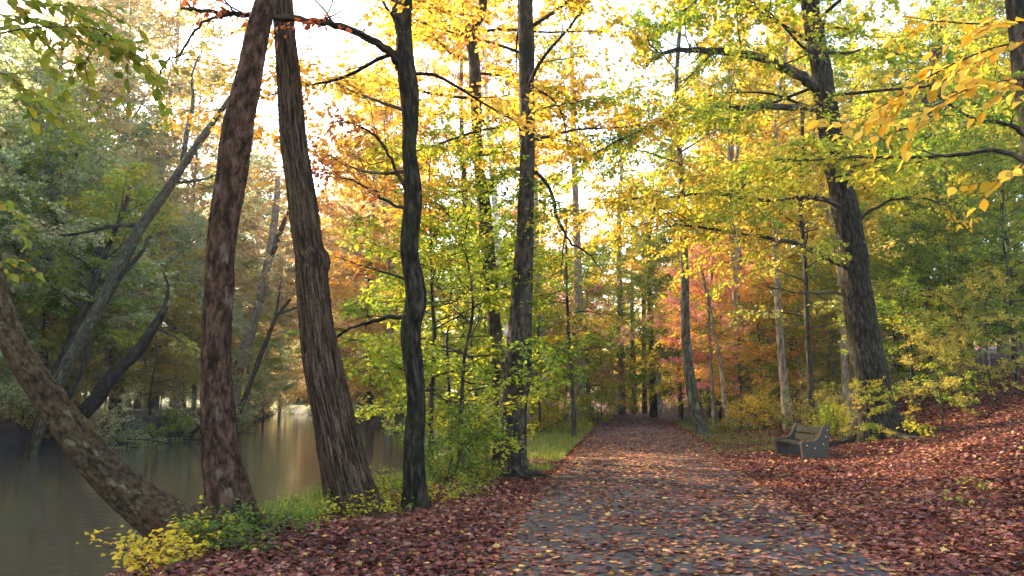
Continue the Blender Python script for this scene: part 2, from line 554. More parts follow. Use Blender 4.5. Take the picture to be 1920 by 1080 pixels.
# ------------------------------------------------------------------ setting: ground, path, river
def grid_ground():
    xs = np.concatenate([np.arange(-320, -60, 12), np.arange(-60, -30, 2.0), np.arange(-30, -9, .5), np.arange(-9, 20, .25), np.arange(20, 50, 1.5), np.arange(50, 330, 12)])
    ys = np.concatenate([np.arange(-60, -10, 4), np.arange(-10, 2, 1.0), np.arange(2, 34, .25), np.arange(34, 70, .5), np.arange(70, 130, 1.5), np.arange(130, 600, 15)])
    X, Y = np.meshgrid(xs, ys, indexing='ij')
    Z = zg(X, Y)
    v = np.stack([X, Y, Z], -1).reshape(-1, 3)
    nx, ny = len(xs), len(ys)
    i, j = np.meshgrid(np.arange(nx - 1), np.arange(ny - 1), indexing='ij')
    q = np.stack([i * ny + j, (i + 1) * ny + j, (i + 1) * ny + j + 1, i * ny + j + 1], -1).reshape(-1, 4)
    me = raw_mesh('ground', v, q.ravel(), np.full(len(q), 4))
    xl = np.interp(Y, YL, XL); xr = np.interp(Y, YR, XR)
    s = np.minimum(X - xl, xr - X)
    soil = np.clip(sm(-1.2, -.3, s) + sm(-2.4, -.9, X - xl) * (X < xl + 3), 0, 1)
    a = me.attributes.new('soil', 'FLOAT', 'POINT'); a.data.foreach_set('value', soil.ravel().astype(np.float32))
    dpl = path_x(Y) - 1.9 - X
    gr = sm(.2, 1.2, dpl) * sm(15, 22, Y) * sm(-4, -1.5, X - xr + 3) * (X > xr)
    gr = np.maximum(gr, sm(.3, 1.2, -dpl - 3.8) * sm(4.5, 2.5, -dpl - 3.8) * sm(19, 23, Y) * sm(60, 40, Y))
    gr = np.maximum(gr, sm(0, 3, xl - X))
    a = me.attributes.new('green', 'FLOAT', 'POINT'); a.data.foreach_set('value', gr.ravel().astype(np.float32))
    return me


def ground_mat():
    m, nt, out = new_mat('forest_floor')
    L = nt.links.new
    geo = nd(nt, 'ShaderNodeNewGeometry')
    vo = nd(nt, 'ShaderNodeTexVoronoi'); vo.inputs['Scale'].default_value = 19; vo.inputs['Randomness'].default_value = 1
    nz = nd(nt, 'ShaderNodeTexNoise'); nz.inputs['Scale'].default_value = 9; nz.inputs['Detail'].default_value = 3
    L(geo.outputs['Position'], nz.inputs['Vector'])
    wp = nd(nt, 'ShaderNodeVectorMath', operation='MULTIPLY_ADD'); wp.inputs[1].default_value = (.15, .15, .15)
    L(nz.outputs['Color'], wp.inputs[0]); L(geo.outputs['Position'], wp.inputs[2])
    L(wp.outputs[0], vo.inputs['Vector'])
    sp = nd(nt, 'ShaderNodeSeparateColor'); L(vo.outputs['Color'], sp.inputs[0])
    rp = ramp(nt, [(0, (.022, .008, .006)), (.3, (.055, .015, .010)), (.55, (.090, .022, .013)), (.75, (.12, .050, .042)), (.9, (.15, .050, .020)), (1, (.19, .10, .045))])
    L(sp.outputs[0], rp.inputs[0])
    a1 = nd(nt, 'ShaderNodeAttribute', attribute_name='soil')
    a2 = nd(nt, 'ShaderNodeAttribute', attribute_name='green')
    n2 = nd(nt, 'ShaderNodeTexNoise'); n2.inputs['Scale'].default_value = 3; n2.inputs['Detail'].default_value = 6
    L(geo.outputs['Position'], n2.inputs['Vector'])
    so = ramp(nt, [(.35, (.004, .003, .002)), (.6, (.020, .013, .008)), (.75, (.06, .03, .018))]); L(n2.outputs['Fac'], so.inputs[0])
    gr = ramp(nt, [(.3, (.02, .03, .008)), (.55, (.06, .075, .015)), (.75, (.13, .10, .03))]); L(n2.outputs['Fac'], gr.inputs[0])
    m1 = nd(nt, 'ShaderNodeMixRGB'); L(a2.outputs['Fac'], m1.inputs[0]); L(rp.outputs[0], m1.inputs[1]); L(gr.outputs[0], m1.inputs[2])
    m2 = nd(nt, 'ShaderNodeMixRGB'); L(a1.outputs['Fac'], m2.inputs[0]); L(m1.outputs[0], m2.inputs[1]); L(so.outputs[0], m2.inputs[2])
    bs = nd(nt, 'ShaderNodeBsdfPrincipled'); bs.inputs['Roughness'].default_value = .8; bs.inputs['Specular IOR Level'].default_value = .3
    L(m2.outputs[0], bs.inputs['Base Color'])
    bm = nd(nt, 'ShaderNodeBump'); bm.inputs['Strength'].default_value = .7; bm.inputs['Distance'].default_value = .05
    L(vo.outputs['Distance'], bm.inputs['Height']); L(bm.outputs[0], bs.inputs['Normal'])
    L(bs.outputs[0], out.inputs[0])
    return m


g = link('ground', grid_ground(), ground_mat()); g['kind'] = 'structure'


def path_mat():
    m, nt, out = new_mat('asphalt')
    L = nt.links.new
    geo = nd(nt, 'ShaderNodeNewGeometry')
    n1 = nd(nt, 'ShaderNodeTexNoise'); n1.inputs['Scale'].default_value = 1.2; n1.inputs['Detail'].default_value = 6
    n2 = nd(nt, 'ShaderNodeTexNoise'); n2.inputs['Scale'].default_value = 90; n2.inputs['Detail'].default_value = 3
    for n in (n1, n2):
        L(geo.outputs['Position'], n.inputs['Vector'])
    r1 = ramp(nt, [(.3, (.022, .018, .016)), (.7, (.046, .038, .035))]); L(n1.outputs['Fac'], r1.inputs[0])
    r2 = ramp(nt, [(.3, (.55, .55, .55)), (.7, (1.35, 1.35, 1.35))]); L(n2.outputs['Fac'], r2.inputs[0])
    mx = nd(nt, 'ShaderNodeMixRGB', blend_type='MULTIPLY'); mx.inputs[0].default_value = 1
    L(r1.outputs[0], mx.inputs[1]); L(r2.outputs[0], mx.inputs[2])
    bs = nd(nt, 'ShaderNodeBsdfPrincipled'); bs.inputs['Roughness'].default_value = .75; bs.inputs['Specular IOR Level'].default_value = .2
    L(mx.outputs[0], bs.inputs['Base Color'])
    bm = nd(nt, 'ShaderNodeBump'); bm.inputs['Strength'].default_value = .35; bm.inputs['Distance'].default_value = .01
    L(n2.outputs['Fac'], bm.inputs['Height']); L(bm.outputs[0], bs.inputs['Normal'])
    L(bs.outputs[0], out.inputs[0])
    return m


def path_mesh():
    p = spline(PATH, 24)
    t = unit(np.gradient(p, axis=0)); nrm = np.stack([t[:, 1], -t[:, 0]], 1)
    s = np.concatenate([[0], np.cumsum(np.linalg.norm(np.diff(p, axis=0), axis=1))])
    cols = [-1, -.97, -.5, 0, .5, .97, 1]
    rows = []
    for c in cols:
        w = 1.88 + .05 * np.sin(s * 1.3 + c) + .03 * np.sin(s * 4.1 + 2 * c)
        q = p + nrm * (c * w)[:, None]
        z = zg(q[:, 0] * 0 + p[:, 0], p[:, 1]) * 0 + .035 + .03 * (1 - c * c) - (.09 if abs(c) == 1 else 0)
        rows.append(np.column_stack([q, z]))
    v = np.stack(rows, 1)
    m, k = v.shape[:2]
    i, j = np.meshgrid(np.arange(m - 1), np.arange(k - 1), indexing='ij')
    q = np.stack([i * k + j, i * k + j + 1, (i + 1) * k + j + 1, (i + 1) * k + j], -1).reshape(-1, 4)
    return raw_mesh('path', v.reshape(-1, 3), q.ravel(), np.full(len(q), 4))


g = link('path', path_mesh(), path_mat()); g['kind'] = 'structure'


def water_mat():
    m, nt, out = new_mat('river_water')
    L = nt.links.new
    geo = nd(nt, 'ShaderNodeNewGeometry')
    mp = nd(nt, 'ShaderNodeMapping'); mp.inputs['Scale'].default_value = (.9, 2.6, 1)
    L(geo.outputs['Position'], mp.inputs[0])
    n1 = nd(nt, 'ShaderNodeTexNoise'); n1.inputs['Scale'].default_value = 1.5; n1.inputs['Detail'].default_value = 4
    L(mp.outputs[0], n1.inputs['Vector'])
    bs = nd(nt, 'ShaderNodeBsdfPrincipled')
    bs.inputs['Base Color'].default_value = (.058, .046, .027, 1)
    bs.inputs['Roughness'].default_value = .10
    bs.inputs['IOR'].default_value = 1.40
    bm = nd(nt, 'ShaderNodeBump'); bm.inputs['Strength'].default_value = .12; bm.inputs['Distance'].default_value = .05
    L(n1.outputs['Fac'], bm.inputs['Height']); L(bm.outputs[0], bs.inputs['Normal'])
    L(bs.outputs[0], out.inputs[0])
    return m


wv = np.array([(-70, -45, WATER_Z), (2, -45, WATER_Z), (2, 112, WATER_Z), (-70, 112, WATER_Z)])
g = link('river', raw_mesh('river', wv, [0, 1, 2, 3], [4]), water_mat()); g['kind'] = 'structure'

# ------------------------------------------------------------------ prototypes of the wood
TALL = [proto(11 + i, H, f, Rm, r, n, .15, high=1.05, per_twig=14, twig_len=.6) for i, (H, f, Rm, r, n) in enumerate([(23, 7.5, 4.2, .25, 40), (21, 6, 4.6, .22, 40), (25, 9, 4.4, .28, 42)])]
BROAD = [proto(31 + i, H, f, Rm, r, n, .135, low=-.05, high=1.0, per_twig=14, twig_len=.55) for i, (H, f, Rm, r, n) in enumerate([(14, 2.6, 4.6, .18, 38), (12.5, 2.0, 4.2, .15, 36), (15.5, 3.2, 5.0, .2, 40)])]
FULL = [proto(41 + i, H, f, Rm, r, n, .15, low=-.25, high=1.0, per_twig=14, twig_len=.6, droop=.4) for i, (H, f, Rm, r, n) in enumerate([(20, 1.6, 5.0, .24, 56), (22, 2.2, 5.4, .26, 58)])]
SAP = [proto(51 + i, H, f, Rm, r, n, .10, low=.0, high=.75, bend=.12, per_twig=13, twig_len=.42, flat=1.6, droop=.12, twig_per_m=5) for i, (H, f, Rm, r, n) in enumerate([(6.5, 1.0, 2.6, .06, 26), (7.5, 1.6, 2.8, .07, 28), (5.2, .8, 2.3, .05, 24)])]
BUSH = [proto_bush(71 + i, H, Rm, n, .08, per_twig=11, twig_len=.3, sec_per_m=3, twig_per_m=6, droop=.3, sec_scale=.5) for i, (H, Rm, n) in enumerate([(1.7, 1.2, 9), (1.3, 1.1, 8), (2.2, 1.3, 9)])]


def plant(kind, i, x, y, sc, rot, pal, bark, name, label, cat, group=None):
    fam = {'tall': TALL, 'broad': BROAD, 'full': FULL, 'sap': SAP, 'bush': BUSH}[kind]
    tm, lm = fam[i % len(fam)]
    t = thing(name, label, cat, (x, y, float(zg(x, y)) - .02), group)
    t.rotation_euler = (0, 0, rot)
    t.scale = (sc, sc, sc)
    link('stems' if kind == 'bush' else 'trunk', tm, BARK[bark], t)
    link('leaves' if kind == 'bush' else 'crown', lm, PAL[pal], t)
    return t


def px_x(px, D):
    return (px - 960) / F * D


# ------------------------------------------------------------------ single trees traced from their trunks
def tree(name, label, track, bark, top=18, sides=14, lump=.06, flare=.5, seed=1, crown=None, branches=(), group=None, step=8, fade=.25, rough=0.0, kk=(9, 15, 22)):
    """track: rows of (pixel x, pixel y, metres ahead, width in pixels) from the base up; `top` = height in metres the trunk goes on to."""
    rows = []
    for px, py, D, w in track:
        rows.append([*at(px, py, D), w / F * D / 2])
    rows = np.array(rows)
    base = rows[0, :3].copy()
    rng = np.random.default_rng(seed)
    while rows[-1, 2] < top:
        d = unit(rows[-1, :3] - rows[-2, :3]); d = unit(d + np.array([rng.normal(0, .08), rng.normal(0, .08), .15]))
        left = max(top - rows[-1, 2], .5)
        rows = np.vstack([rows, [*(rows[-1, :3] + d * min(2.0, left + .05)), max(rows[-1, 3] * (1 - fade * 2.0 / (left + 2.5)), .02)]])
    print('BASE', label[:40], 'D', round(base[1], 1), 'z-ground', round(float(base[2] - zg(base[0], base[1])), 2))
    t = thing(name, label, 'tree', base, group)
    loc = rows.copy(); loc[:, :3] -= base
    sp_ = spline(loc, step)
    under = sp_[0].copy(); under[:3] -= unit(sp_[1, :3] - sp_[0, :3]) * .35; under[3] *= 1.1
    sp_ = np.vstack([under, sp_])
    T = Tubes(); T.add(sp_[:, :3], sp_[:, 3], sides, lump, seed, flare, rough=rough, kk=kk)
    if rough > 0:
        r0 = loc[0, 3]
        a0 = rng.uniform(0, 6.28)
        for k in range(6):
            az = a0 + k * 1.047 + rng.uniform(-.25, .25)
            lean = unit(sp_[3, :3] - sp_[0, :3])
            q = []
            for f, up in ((.55, .9), (.95, .32), (1.45, .08), (2.2, .01), (3.2, -.12)):
                x, y = base[0] + math.cos(az + .15 * f) * r0 * f, base[1] + math.sin(az + .15 * f) * r0 * f
                gz = float(zg(x, y)) - base[2]
                q.append([x - base[0] + lean[0] * up * r0, y - base[1] + lean[1] * up * r0, gz + up * r0])
            q = spline(np.array(q), 4)
            T.add(q, np.linspace(r0 * .34, r0 * .10, len(q)), 10, .12, seed + k)
    link('trunk', T.mesh(name + '_trunk'), BARK[bark], t)
    for b in branches:
        bp = np.array([at(*q[:3]) for q in b['pts']]) - base
        r0, r1 = b['r']
        n = b.get('n', 5)
        q = spline(bp, n)
        q = q + np.vstack([np.zeros((2, 3)), rng.normal(0, .012, (len(q) - 2, 3))])
        B = Tubes(); B.add(q, np.linspace(r0, r1, len(q)), 8, .05, seed)
        for k in range(b.get('bare', 0)):
            a = q[int(rng.uniform(.3, .98) * (len(q) - 1))]
            w = limb(rng, a, unit(q[-1] - q[0]) + rng.normal(0, .7, 3), rng.uniform(.5, 1.4), 5, .25)
            B.add(w, np.linspace(r1 * .9, .003, len(w)), 4)
        lv = None
        if 'pal' in b:
            lv = foliage(rng, [spline(bp, 3)], B, base_r=r1 * 1.5, **b.get('leaf', {}))
        bo = link('branch', B.mesh(name + '_branch'), BARK[b.get('bark', bark)], t)
        if lv:
            link('leaves', leaf_mesh(name + '_branch_leaves', *lv, shape=b.get('shape', 'hex')), PAL[b['pal']], bo)
    if crown:
        c = dict(crown)
        tr = loc.copy()
        first, Rm, n, pal = c.pop('first'), c.pop('R'), c.pop('n'), c.pop('pal')
        order = np.argsort(tr[:, 2])
        limbs = crown_limbs(rng, tr[order, :3], tr[order, 3], first, Rm, n, c.pop('low', .1), c.pop('high', 1.0), keep=c.pop('keep', None))
        B = Tubes()
        for p, r in limbs:
            q = spline(p, 2); B.add(q, np.linspace(r, r * .2, len(q)), 5)
        lv = foliage(rng, [p for p, r in limbs], B, **c)
        link('limbs', B.mesh(name + '_limbs'), BARK[bark], t)
        link('crown', leaf_mesh(name + '_crown', *lv, shape='quad'), PAL[pal], t)
    return t


# the row of trunks along the near bank
tree('leaning_tree', 'thick mottled trunk leaning far out over the river at the lower left', [(374, 1024, 8.7, 92), (324, 985, 8.9, 82), (270, 948, 8.95, 72), (212, 898, 8.95, 67), (158, 838, 8.9, 62), (90, 745, 8.85, 53), (36, 660, 8.8, 47), (2, 580, 8.8, 42), (-20, 490, 8.8, 38), (-36, 380, 8.8, 36), (-48, 250, 8.8, 34)],
     'sycamore', top=15, sides=72, step=22, rough=0.01, kk=(5, 8, 13), lump=.035, flare=.35, seed=3, crown=dict(first=8, R=3.5, n=16, pal='yellowgreen', size=.14, per_twig=8))
tree('river_tree', 'red-brown flaking trunk bowing left then right, ivy at its foot', [(446, 1004, 8.8, 92), (430, 930, 8.8, 72), (412, 800, 8.8, 60), (406, 680, 8.8, 53), (409, 560, 8.8, 51), (416, 450, 8.8, 53), (432, 330, 8.8, 56), (455, 200, 8.8, 52), (480, 80, 8.8, 45), (498, 0, 8.8, 39), (520, -120, 8.8, 34)],
     'redbrown', top=17, sides=72, step=22, rough=0.016, kk=(6, 9, 14), lump=.05, flare=.35, seed=4, crown=dict(first=9, R=4, n=18, pal='yellowgreen', size=.14, per_twig=8))
tree('river_tree', 'brown furrowed trunk leaning left with a burl halfway up', [(668, 955, 10.6, 88), (650, 895, 10.6, 80), (625, 780, 10.6, 71), (605, 680, 10.6, 67), (591, 580, 10.6, 61), (583, 515, 10.6, 60), (584, 490, 10.6, 66), (578, 465, 10.6, 56), (570, 400, 10.6, 55), (556, 300, 10.6, 50), (545, 200, 10.6, 47), (537, 100, 10.6, 41), (529, 0, 10.6, 38), (520, -150, 10.6, 34)],
     'furrowed', top=18, sides=72, step=22, rough=0.018, kk=(17, 25, 34), lump=.04, flare=.35, seed=5, crown=dict(first=9.5, R=4, n=18, pal='gold', size=.14, per_twig=8))
RL = dict(size=.09, per_twig=9, sec_per_m=2.4, twig_per_m=3.0, twig_len=.35)
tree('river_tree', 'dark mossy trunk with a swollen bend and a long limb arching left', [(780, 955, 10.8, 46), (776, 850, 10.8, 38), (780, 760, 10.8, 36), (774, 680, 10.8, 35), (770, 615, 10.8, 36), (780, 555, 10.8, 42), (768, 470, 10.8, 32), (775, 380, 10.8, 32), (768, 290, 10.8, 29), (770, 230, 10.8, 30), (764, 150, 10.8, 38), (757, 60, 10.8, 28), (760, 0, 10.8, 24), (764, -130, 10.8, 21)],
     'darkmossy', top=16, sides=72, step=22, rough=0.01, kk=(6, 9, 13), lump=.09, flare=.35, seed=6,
     branches=[dict(pts=[(750, 130, 10.8), (738, 105, 10.7), (705, 80, 10.6), (650, 52, 10.4), (590, 40, 10.1), (520, 33, 9.9), (470, 30, 9.8), (420, 25, 9.7), (370, 20, 9.6), (340, 14, 9.6)], r=(.07, .02), bare=6, pal='russet', leaf=dict(RL, sec_per_m=1.4, per_twig=6)),
               dict(pts=[(430, 28, 9.7), (378, 42, 9.6), (345, 90, 9.5), (305, 125, 9.4), (295, 160, 9.4)], r=(.022, .006), bare=3),
               dict(pts=[(752, 60, 10.8), (744, 20, 10.8), (738, -20, 10.8)], r=(.085, .07)),
               dict(pts=[(765, 365, 10.8), (735, 300, 10.9), (705, 255, 11), (660, 232, 11.1), (622, 225, 11.2)], r=(.028, .007), bare=4, pal='russet', leaf=RL),
               dict(pts=[(768, 395, 10.8), (730, 380, 11), (690, 350, 11.2), (640, 330, 11.3), (590, 318, 11.4)], r=(.026, .006), bare=5, pal='russet', leaf=RL),
               dict(pts=[(768, 210, 10.8), (705, 190, 12.3), (640, 160, 13.8), (575, 125, 15.2)], r=(.03, .007), bare=2, pal='orange', leaf=dict(RL, sec_per_m=3.2, sec_scale=.5)),
               dict(pts=[(770, 320, 10.8), (700, 325, 12.5), (630, 300, 14.2), (560, 255, 15.8)], r=(.03, .007), bare=2, pal='orange', leaf=dict(RL, sec_per_m=3.2, sec_scale=.5)),
               dict(pts=[(772, 600, 10.8), (740, 595, 10.9), (690, 605, 11), (650, 620, 11.2), (620, 640, 11.3)], r=(.04, .010), bare=5),
               dict(pts=[(765, 525, 10.8), (720, 510, 11), (680, 500, 11.3), (640, 485, 11.6)], r=(.02, .006), bare=3, pal='orange', leaf=dict(RL, per_twig=6))],
     crown=dict(first=5.8, R=3.6, n=24, pal='orange', size=.10, per_twig=11))
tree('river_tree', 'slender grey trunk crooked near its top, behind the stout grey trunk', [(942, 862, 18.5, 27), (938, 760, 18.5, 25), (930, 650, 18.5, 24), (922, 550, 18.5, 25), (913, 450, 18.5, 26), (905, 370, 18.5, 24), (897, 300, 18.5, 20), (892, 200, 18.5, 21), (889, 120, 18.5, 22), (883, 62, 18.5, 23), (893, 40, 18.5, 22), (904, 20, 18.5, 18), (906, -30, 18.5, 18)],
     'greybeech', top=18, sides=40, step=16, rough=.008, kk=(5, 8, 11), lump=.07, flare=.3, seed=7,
     branches=[dict(pts=[(916, 365, 18.5), (928, 342, 18.2), (948, 322, 17.6), (975, 317, 16.8), (1002, 322, 16.2), (1030, 352, 15.8), (1045, 405, 15.6), (1060, 440, 15.5), (1080, 462, 15.4), (1108, 480, 15.3), (1130, 510, 15.2)], r=(.065, .010), bark='dark', bare=6),
               dict(pts=[(1060, 440, 15.5), (1054, 480, 15.5), (1050, 530, 15.4)], r=(.02, .005), bark='dark', bare=2)],
     crown=dict(first=7, R=4, n=26, pal='gold', size=.13, per_twig=12))
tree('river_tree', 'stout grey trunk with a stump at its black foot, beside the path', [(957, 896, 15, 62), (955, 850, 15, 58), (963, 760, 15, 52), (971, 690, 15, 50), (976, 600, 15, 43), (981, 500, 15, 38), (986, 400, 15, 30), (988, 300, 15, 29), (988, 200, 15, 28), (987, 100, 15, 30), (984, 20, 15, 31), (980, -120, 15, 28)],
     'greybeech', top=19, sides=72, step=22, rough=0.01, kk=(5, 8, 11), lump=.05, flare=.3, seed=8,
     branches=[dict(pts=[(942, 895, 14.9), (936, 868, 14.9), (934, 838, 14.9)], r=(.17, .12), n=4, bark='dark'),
               dict(pts=[(985, 230, 15), (1010, 205, 15.5), (1060, 195, 16.5), (1120, 185, 17.5), (1170, 180, 18)], r=(.03, .008), bare=4, pal='yellowgreen', leaf=dict(size=.11, per_twig=8, twig_len=.4))],
     crown=dict(first=6.3, R=4.2, n=26, pal='gold', size=.11, per_twig=12))

# the big tree above the bench
SL = dict(size=.10, per_twig=11, sec_per_m=2.8, twig_per_m=4.5, twig_len=.45, flat=1.2, droop=.35)
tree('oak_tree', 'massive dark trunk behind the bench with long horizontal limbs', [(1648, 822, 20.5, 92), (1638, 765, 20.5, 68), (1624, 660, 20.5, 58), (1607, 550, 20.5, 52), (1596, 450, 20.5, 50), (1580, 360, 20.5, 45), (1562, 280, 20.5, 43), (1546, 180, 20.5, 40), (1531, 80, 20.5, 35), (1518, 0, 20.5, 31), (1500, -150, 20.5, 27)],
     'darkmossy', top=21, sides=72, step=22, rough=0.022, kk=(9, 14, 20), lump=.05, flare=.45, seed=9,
     branches=[dict(pts=[(1530, 165, 20.5), (1500, 142, 20), (1460, 122, 19.4), (1410, 104, 19), (1350, 97, 18.6), (1290, 93, 18.2), (1240, 100, 18), (1205, 128, 17.8)], r=(.16, .03), bark='greybeech', bare=6, pal='yellowgreen', leaf=dict(SL, sec_per_m=1.2)),
               dict(pts=[(1555, 208, 20.5), (1500, 200, 20), (1440, 200, 19.4), (1380, 202, 19), (1310, 205, 18.4), (1265, 213, 18), (1205, 242, 17.6), (1150, 268, 17.3), (1090, 300, 17)], r=(.10, .015), bark='dark', bare=6, pal='yellowgreen', leaf=SL),
               dict(pts=[(1585, 390, 20.5), (1520, 370, 19.5), (1440, 375, 18.6), (1340, 365, 17.8), (1230, 370, 17), (1130, 380, 16.5)], r=(.07, .012), bark='dark', pal='yellowgreen', leaf=SL),
               dict(pts=[(1570, 310, 20.5), (1540, 290, 19.6), (1480, 300, 18.6), (1420, 330, 17.8), (1360, 380, 17.2)], r=(.06, .012), bark='dark', pal='green', leaf=SL),
               dict(pts=[(1590, 500, 20.5), (1540, 478, 20), (1490, 457, 19.4), (1440, 446, 18.8), (1380, 438, 18.2), (1290, 422, 17.4), (1240, 425, 17)], r=(.085, .015), bark='dark', bare=5, pal='yellowgreen', leaf=SL),
               dict(pts=[(1600, 560, 20.5), (1560, 548, 20.2), (1500, 550, 19.8), (1430, 536, 19.2)], r=(.04, .01), bark='dark', bare=5),
               dict(pts=[(1600, 420, 20.5), (1660, 380, 20), (1720, 370, 19.5), (1790, 390, 19)], r=(.05, .012), bark='dark', bare=3, pal='yellowgreen', leaf=SL),
               dict(pts=[(1590, 330, 20.5), (1640, 270, 20.3), (1700, 240, 20), (1770, 230, 19.6)], r=(.06, .012), bark='dark', bare=3, pal='ochre', leaf=SL)],
     crown=dict(first=7.0, R=6.0, n=34, pal='yellowgreen', size=.16, per_twig=9, low=-.1))
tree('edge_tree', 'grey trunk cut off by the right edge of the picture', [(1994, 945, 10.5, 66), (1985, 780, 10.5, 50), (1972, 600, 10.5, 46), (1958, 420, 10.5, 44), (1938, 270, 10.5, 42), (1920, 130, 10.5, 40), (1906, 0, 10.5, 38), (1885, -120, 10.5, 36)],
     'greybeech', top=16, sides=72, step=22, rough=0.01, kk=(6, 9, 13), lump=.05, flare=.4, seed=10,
     branches=[dict(pts=[(1935, 305, 10.5), (1890, 288, 10.6), (1840, 283, 10.8), (1790, 290, 11), (1700, 294, 11.4), (1620, 295, 11.8), (1540, 300, 12.2), (1470, 300, 12.6), (1420, 296, 13)], r=(.038, .010), bark='dark', bare=6, pal='yellowgreen', leaf=dict(SL, size=.095, sec_per_m=2.2, sec_scale=.34)),
               dict(pts=[(1935, 260, 10.5), (1880, 230, 10.2), (1820, 220, 10), (1750, 170, 9.8)], r=(.04, .01), bark='dark', bare=3, pal='green', leaf=dict(SL, size=.09))],
     crown=dict(first=7.5, R=4.5, n=20, pal='yellowgreen', size=.13, per_twig=8))

# mid-distance trunks along the path
MID = [
    ('pale tan trunk left of the path, lichen spotted at its foot', [(1030, 797, 36, 20), (1022, 720, 36, 16), (1012, 600, 36, 15), (1005, 450, 36, 13), (1000, 250, 36, 11), (996, 60, 36, 9)], 'tanbark', 19, dict(first=12, R=3.4, n=14, pal='gold', size=.17, per_twig=9)),
    ('straight grey-brown trunk at the left edge of the path before it bends', [(1091, 792, 39, 20), (1089, 700, 39, 18), (1085, 560, 39, 16), (1080, 400, 39, 13), (1074, 220, 39, 10), (1072, 60, 39, 8)], 'tanbark', 20, dict(first=12, R=3.4, n=14, pal='yellowgreen', size=.17, per_twig=9)),
    ('thin dark sapling trunk at the grassy left verge', [(1077, 822, 27, 9), (1074, 740, 27, 8), (1066, 620, 27, 6), (1062, 520, 27, 5)], 'dark', 8, dict(first=3.2, R=1.8, n=14, pal='gold', size=.12, per_twig=8)),
    ('slim bent trunk leaning left where the path narrows on the right', [(1321, 818, 28.5, 27), (1306, 780, 28.5, 22), (1291, 690, 28.5, 19), (1285, 600, 28.5, 17), (1283, 480, 28.5, 15), (1277, 340, 28.5, 12), (1268, 180, 28.5, 9)], 'lichen', 17, dict(first=8, R=3.6, n=20, pal='yellowgreen', size=.15, per_twig=9)),
    ('pale pinkish trunk catching the sun behind the verge right of the path', [(1397, 795, 33, 18), (1390, 700, 33, 16), (1381, 570, 33, 15), (1376, 450, 33, 14), (1370, 250, 33, 12), (1366, 60, 33, 9)], 'tanbark', 19, dict(first=8.5, R=4, n=24, pal='gold', size=.16, per_twig=9)),
    ('slim pale trunk close beside the pinkish sunlit one', [(1408, 797, 34, 10), (1400, 700, 34, 10), (1391, 570, 34, 9), (1384, 440, 34, 8)], 'tanbark', 15, dict(first=7, R=2.6, n=16, pal='orange', size=.15, per_twig=9)),
    ('brown trunk rising directly behind the bench', [(1478, 800, 27, 18), (1470, 720, 27, 15), (1462, 630, 27, 13), (1458, 560, 27, 12), (1452, 400, 27, 10)], 'tanbark', 15, dict(first=6.5, R=3.4, n=20, pal='gold', size=.15, per_twig=9)),
    ('white-barked trunk seen between the two grey riverside trunks', [(970, 832, 26, 13), (957, 690, 26, 13), (948, 600, 26, 13), (935, 480, 26, 12), (924, 340, 26, 11), (914, 220, 26, 9)], 'white', 20, dict(first=10, R=4, n=22, pal='orange', size=.18, per_twig=9)),
    ('dark straight trunk on the outside of the bend in the path', [(1226, 789, 50, 15), (1224, 720, 50, 13), (1220, 600, 50, 11), (1216, 450, 50, 9)], 'dark', 18, dict(first=8, R=4, n=22, pal='yellowgreen', size=.18, per_twig=9)),
    ('grey trunk just beyond the leftmost turn of the path', [(1167, 783, 54, 14), (1166, 720, 54, 13), (1163, 600, 54, 11), (1160, 450, 54, 9)], 'palegrey', 19, dict(first=9, R=4, n=20, pal='gold', size=.18, per_twig=9)),
    ('thin grey trunk standing in the bright clearing past the bend', [(1188, 778, 60, 9), (1187, 700, 60, 8), (1185, 580, 60, 7)], 'palegrey', 17, dict(first=9, R=3.6, n=18, pal='yellowgreen', size=.18, per_twig=9)),
    ('blue-grey trunk in the clearing left of the dark straight one', [(1209, 780, 58, 10), (1208, 700, 58, 9), (1207, 560, 58, 8)], 'palegrey', 18, dict(first=9, R=3.8, n=18, pal='gold', size=.18, per_twig=9)),
    ('pale grey trunk half hidden right behind the dark straight one', [(1237, 782, 56, 9), (1235, 700, 56, 9), (1232, 560, 56, 8)], 'white', 17, dict(first=9, R=3.8, n=18, pal='gold', size=.18, per_twig=9)),
    ('broad brown trunk deep in the wood right of the massive dark one', [(1729, 742, 36, 34), (1727, 660, 36, 29), (1724, 560, 36, 27), (1720, 400, 36, 24)], 'furrowed', 20, dict(first=8, R=4.5, n=24, pal='yellowgreen', size=.17, per_twig=9)),
    ('crooked double-stemmed sapling beside the slim bent trunk', [(1368, 800, 30, 10), (1358, 745, 30, 9), (1352, 690, 30, 7), (1340, 620, 30, 5)], 'tanbark', 7, dict(first=2.4, R=2.0, n=14, pal='orange', size=.12, per_twig=8)),
    ('thin pale sapling stem between the slim bent trunk and the pinkish one', [(1338, 800, 31, 6), (1336, 740, 31, 6), (1332, 660, 31, 5), (1330, 580, 31, 4)], 'tanbark', 8, dict(first=3, R=1.8, n=12, pal='red', size=.12, per_twig=8)),
    ('dark trunk wrapped in hanging foliage left of the massive one', [(1525, 800, 25, 13), (1520, 720, 25, 11), (1514, 620, 25, 9), (1510, 500, 25, 8)], 'dark', 11, dict(first=3, R=2.6, n=20, pal='ochre', size=.12, per_twig=9)),
    ('thin trunk close to the left side of the massive dark one', [(1590, 800, 27, 13), (1585, 720, 27, 12), (1580, 600, 27, 10)], 'tanbark', 12, dict(first=5, R=2.6, n=16, pal='ochre', size=.13, per_twig=8)),
]
for k, (lab, track, bk, top, cr) in enumerate(MID):
    tree('forest_tree', lab, track, bk, top=top, sides=12, lump=.05, flare=.35, seed=100 + k, crown=cr, step=4)

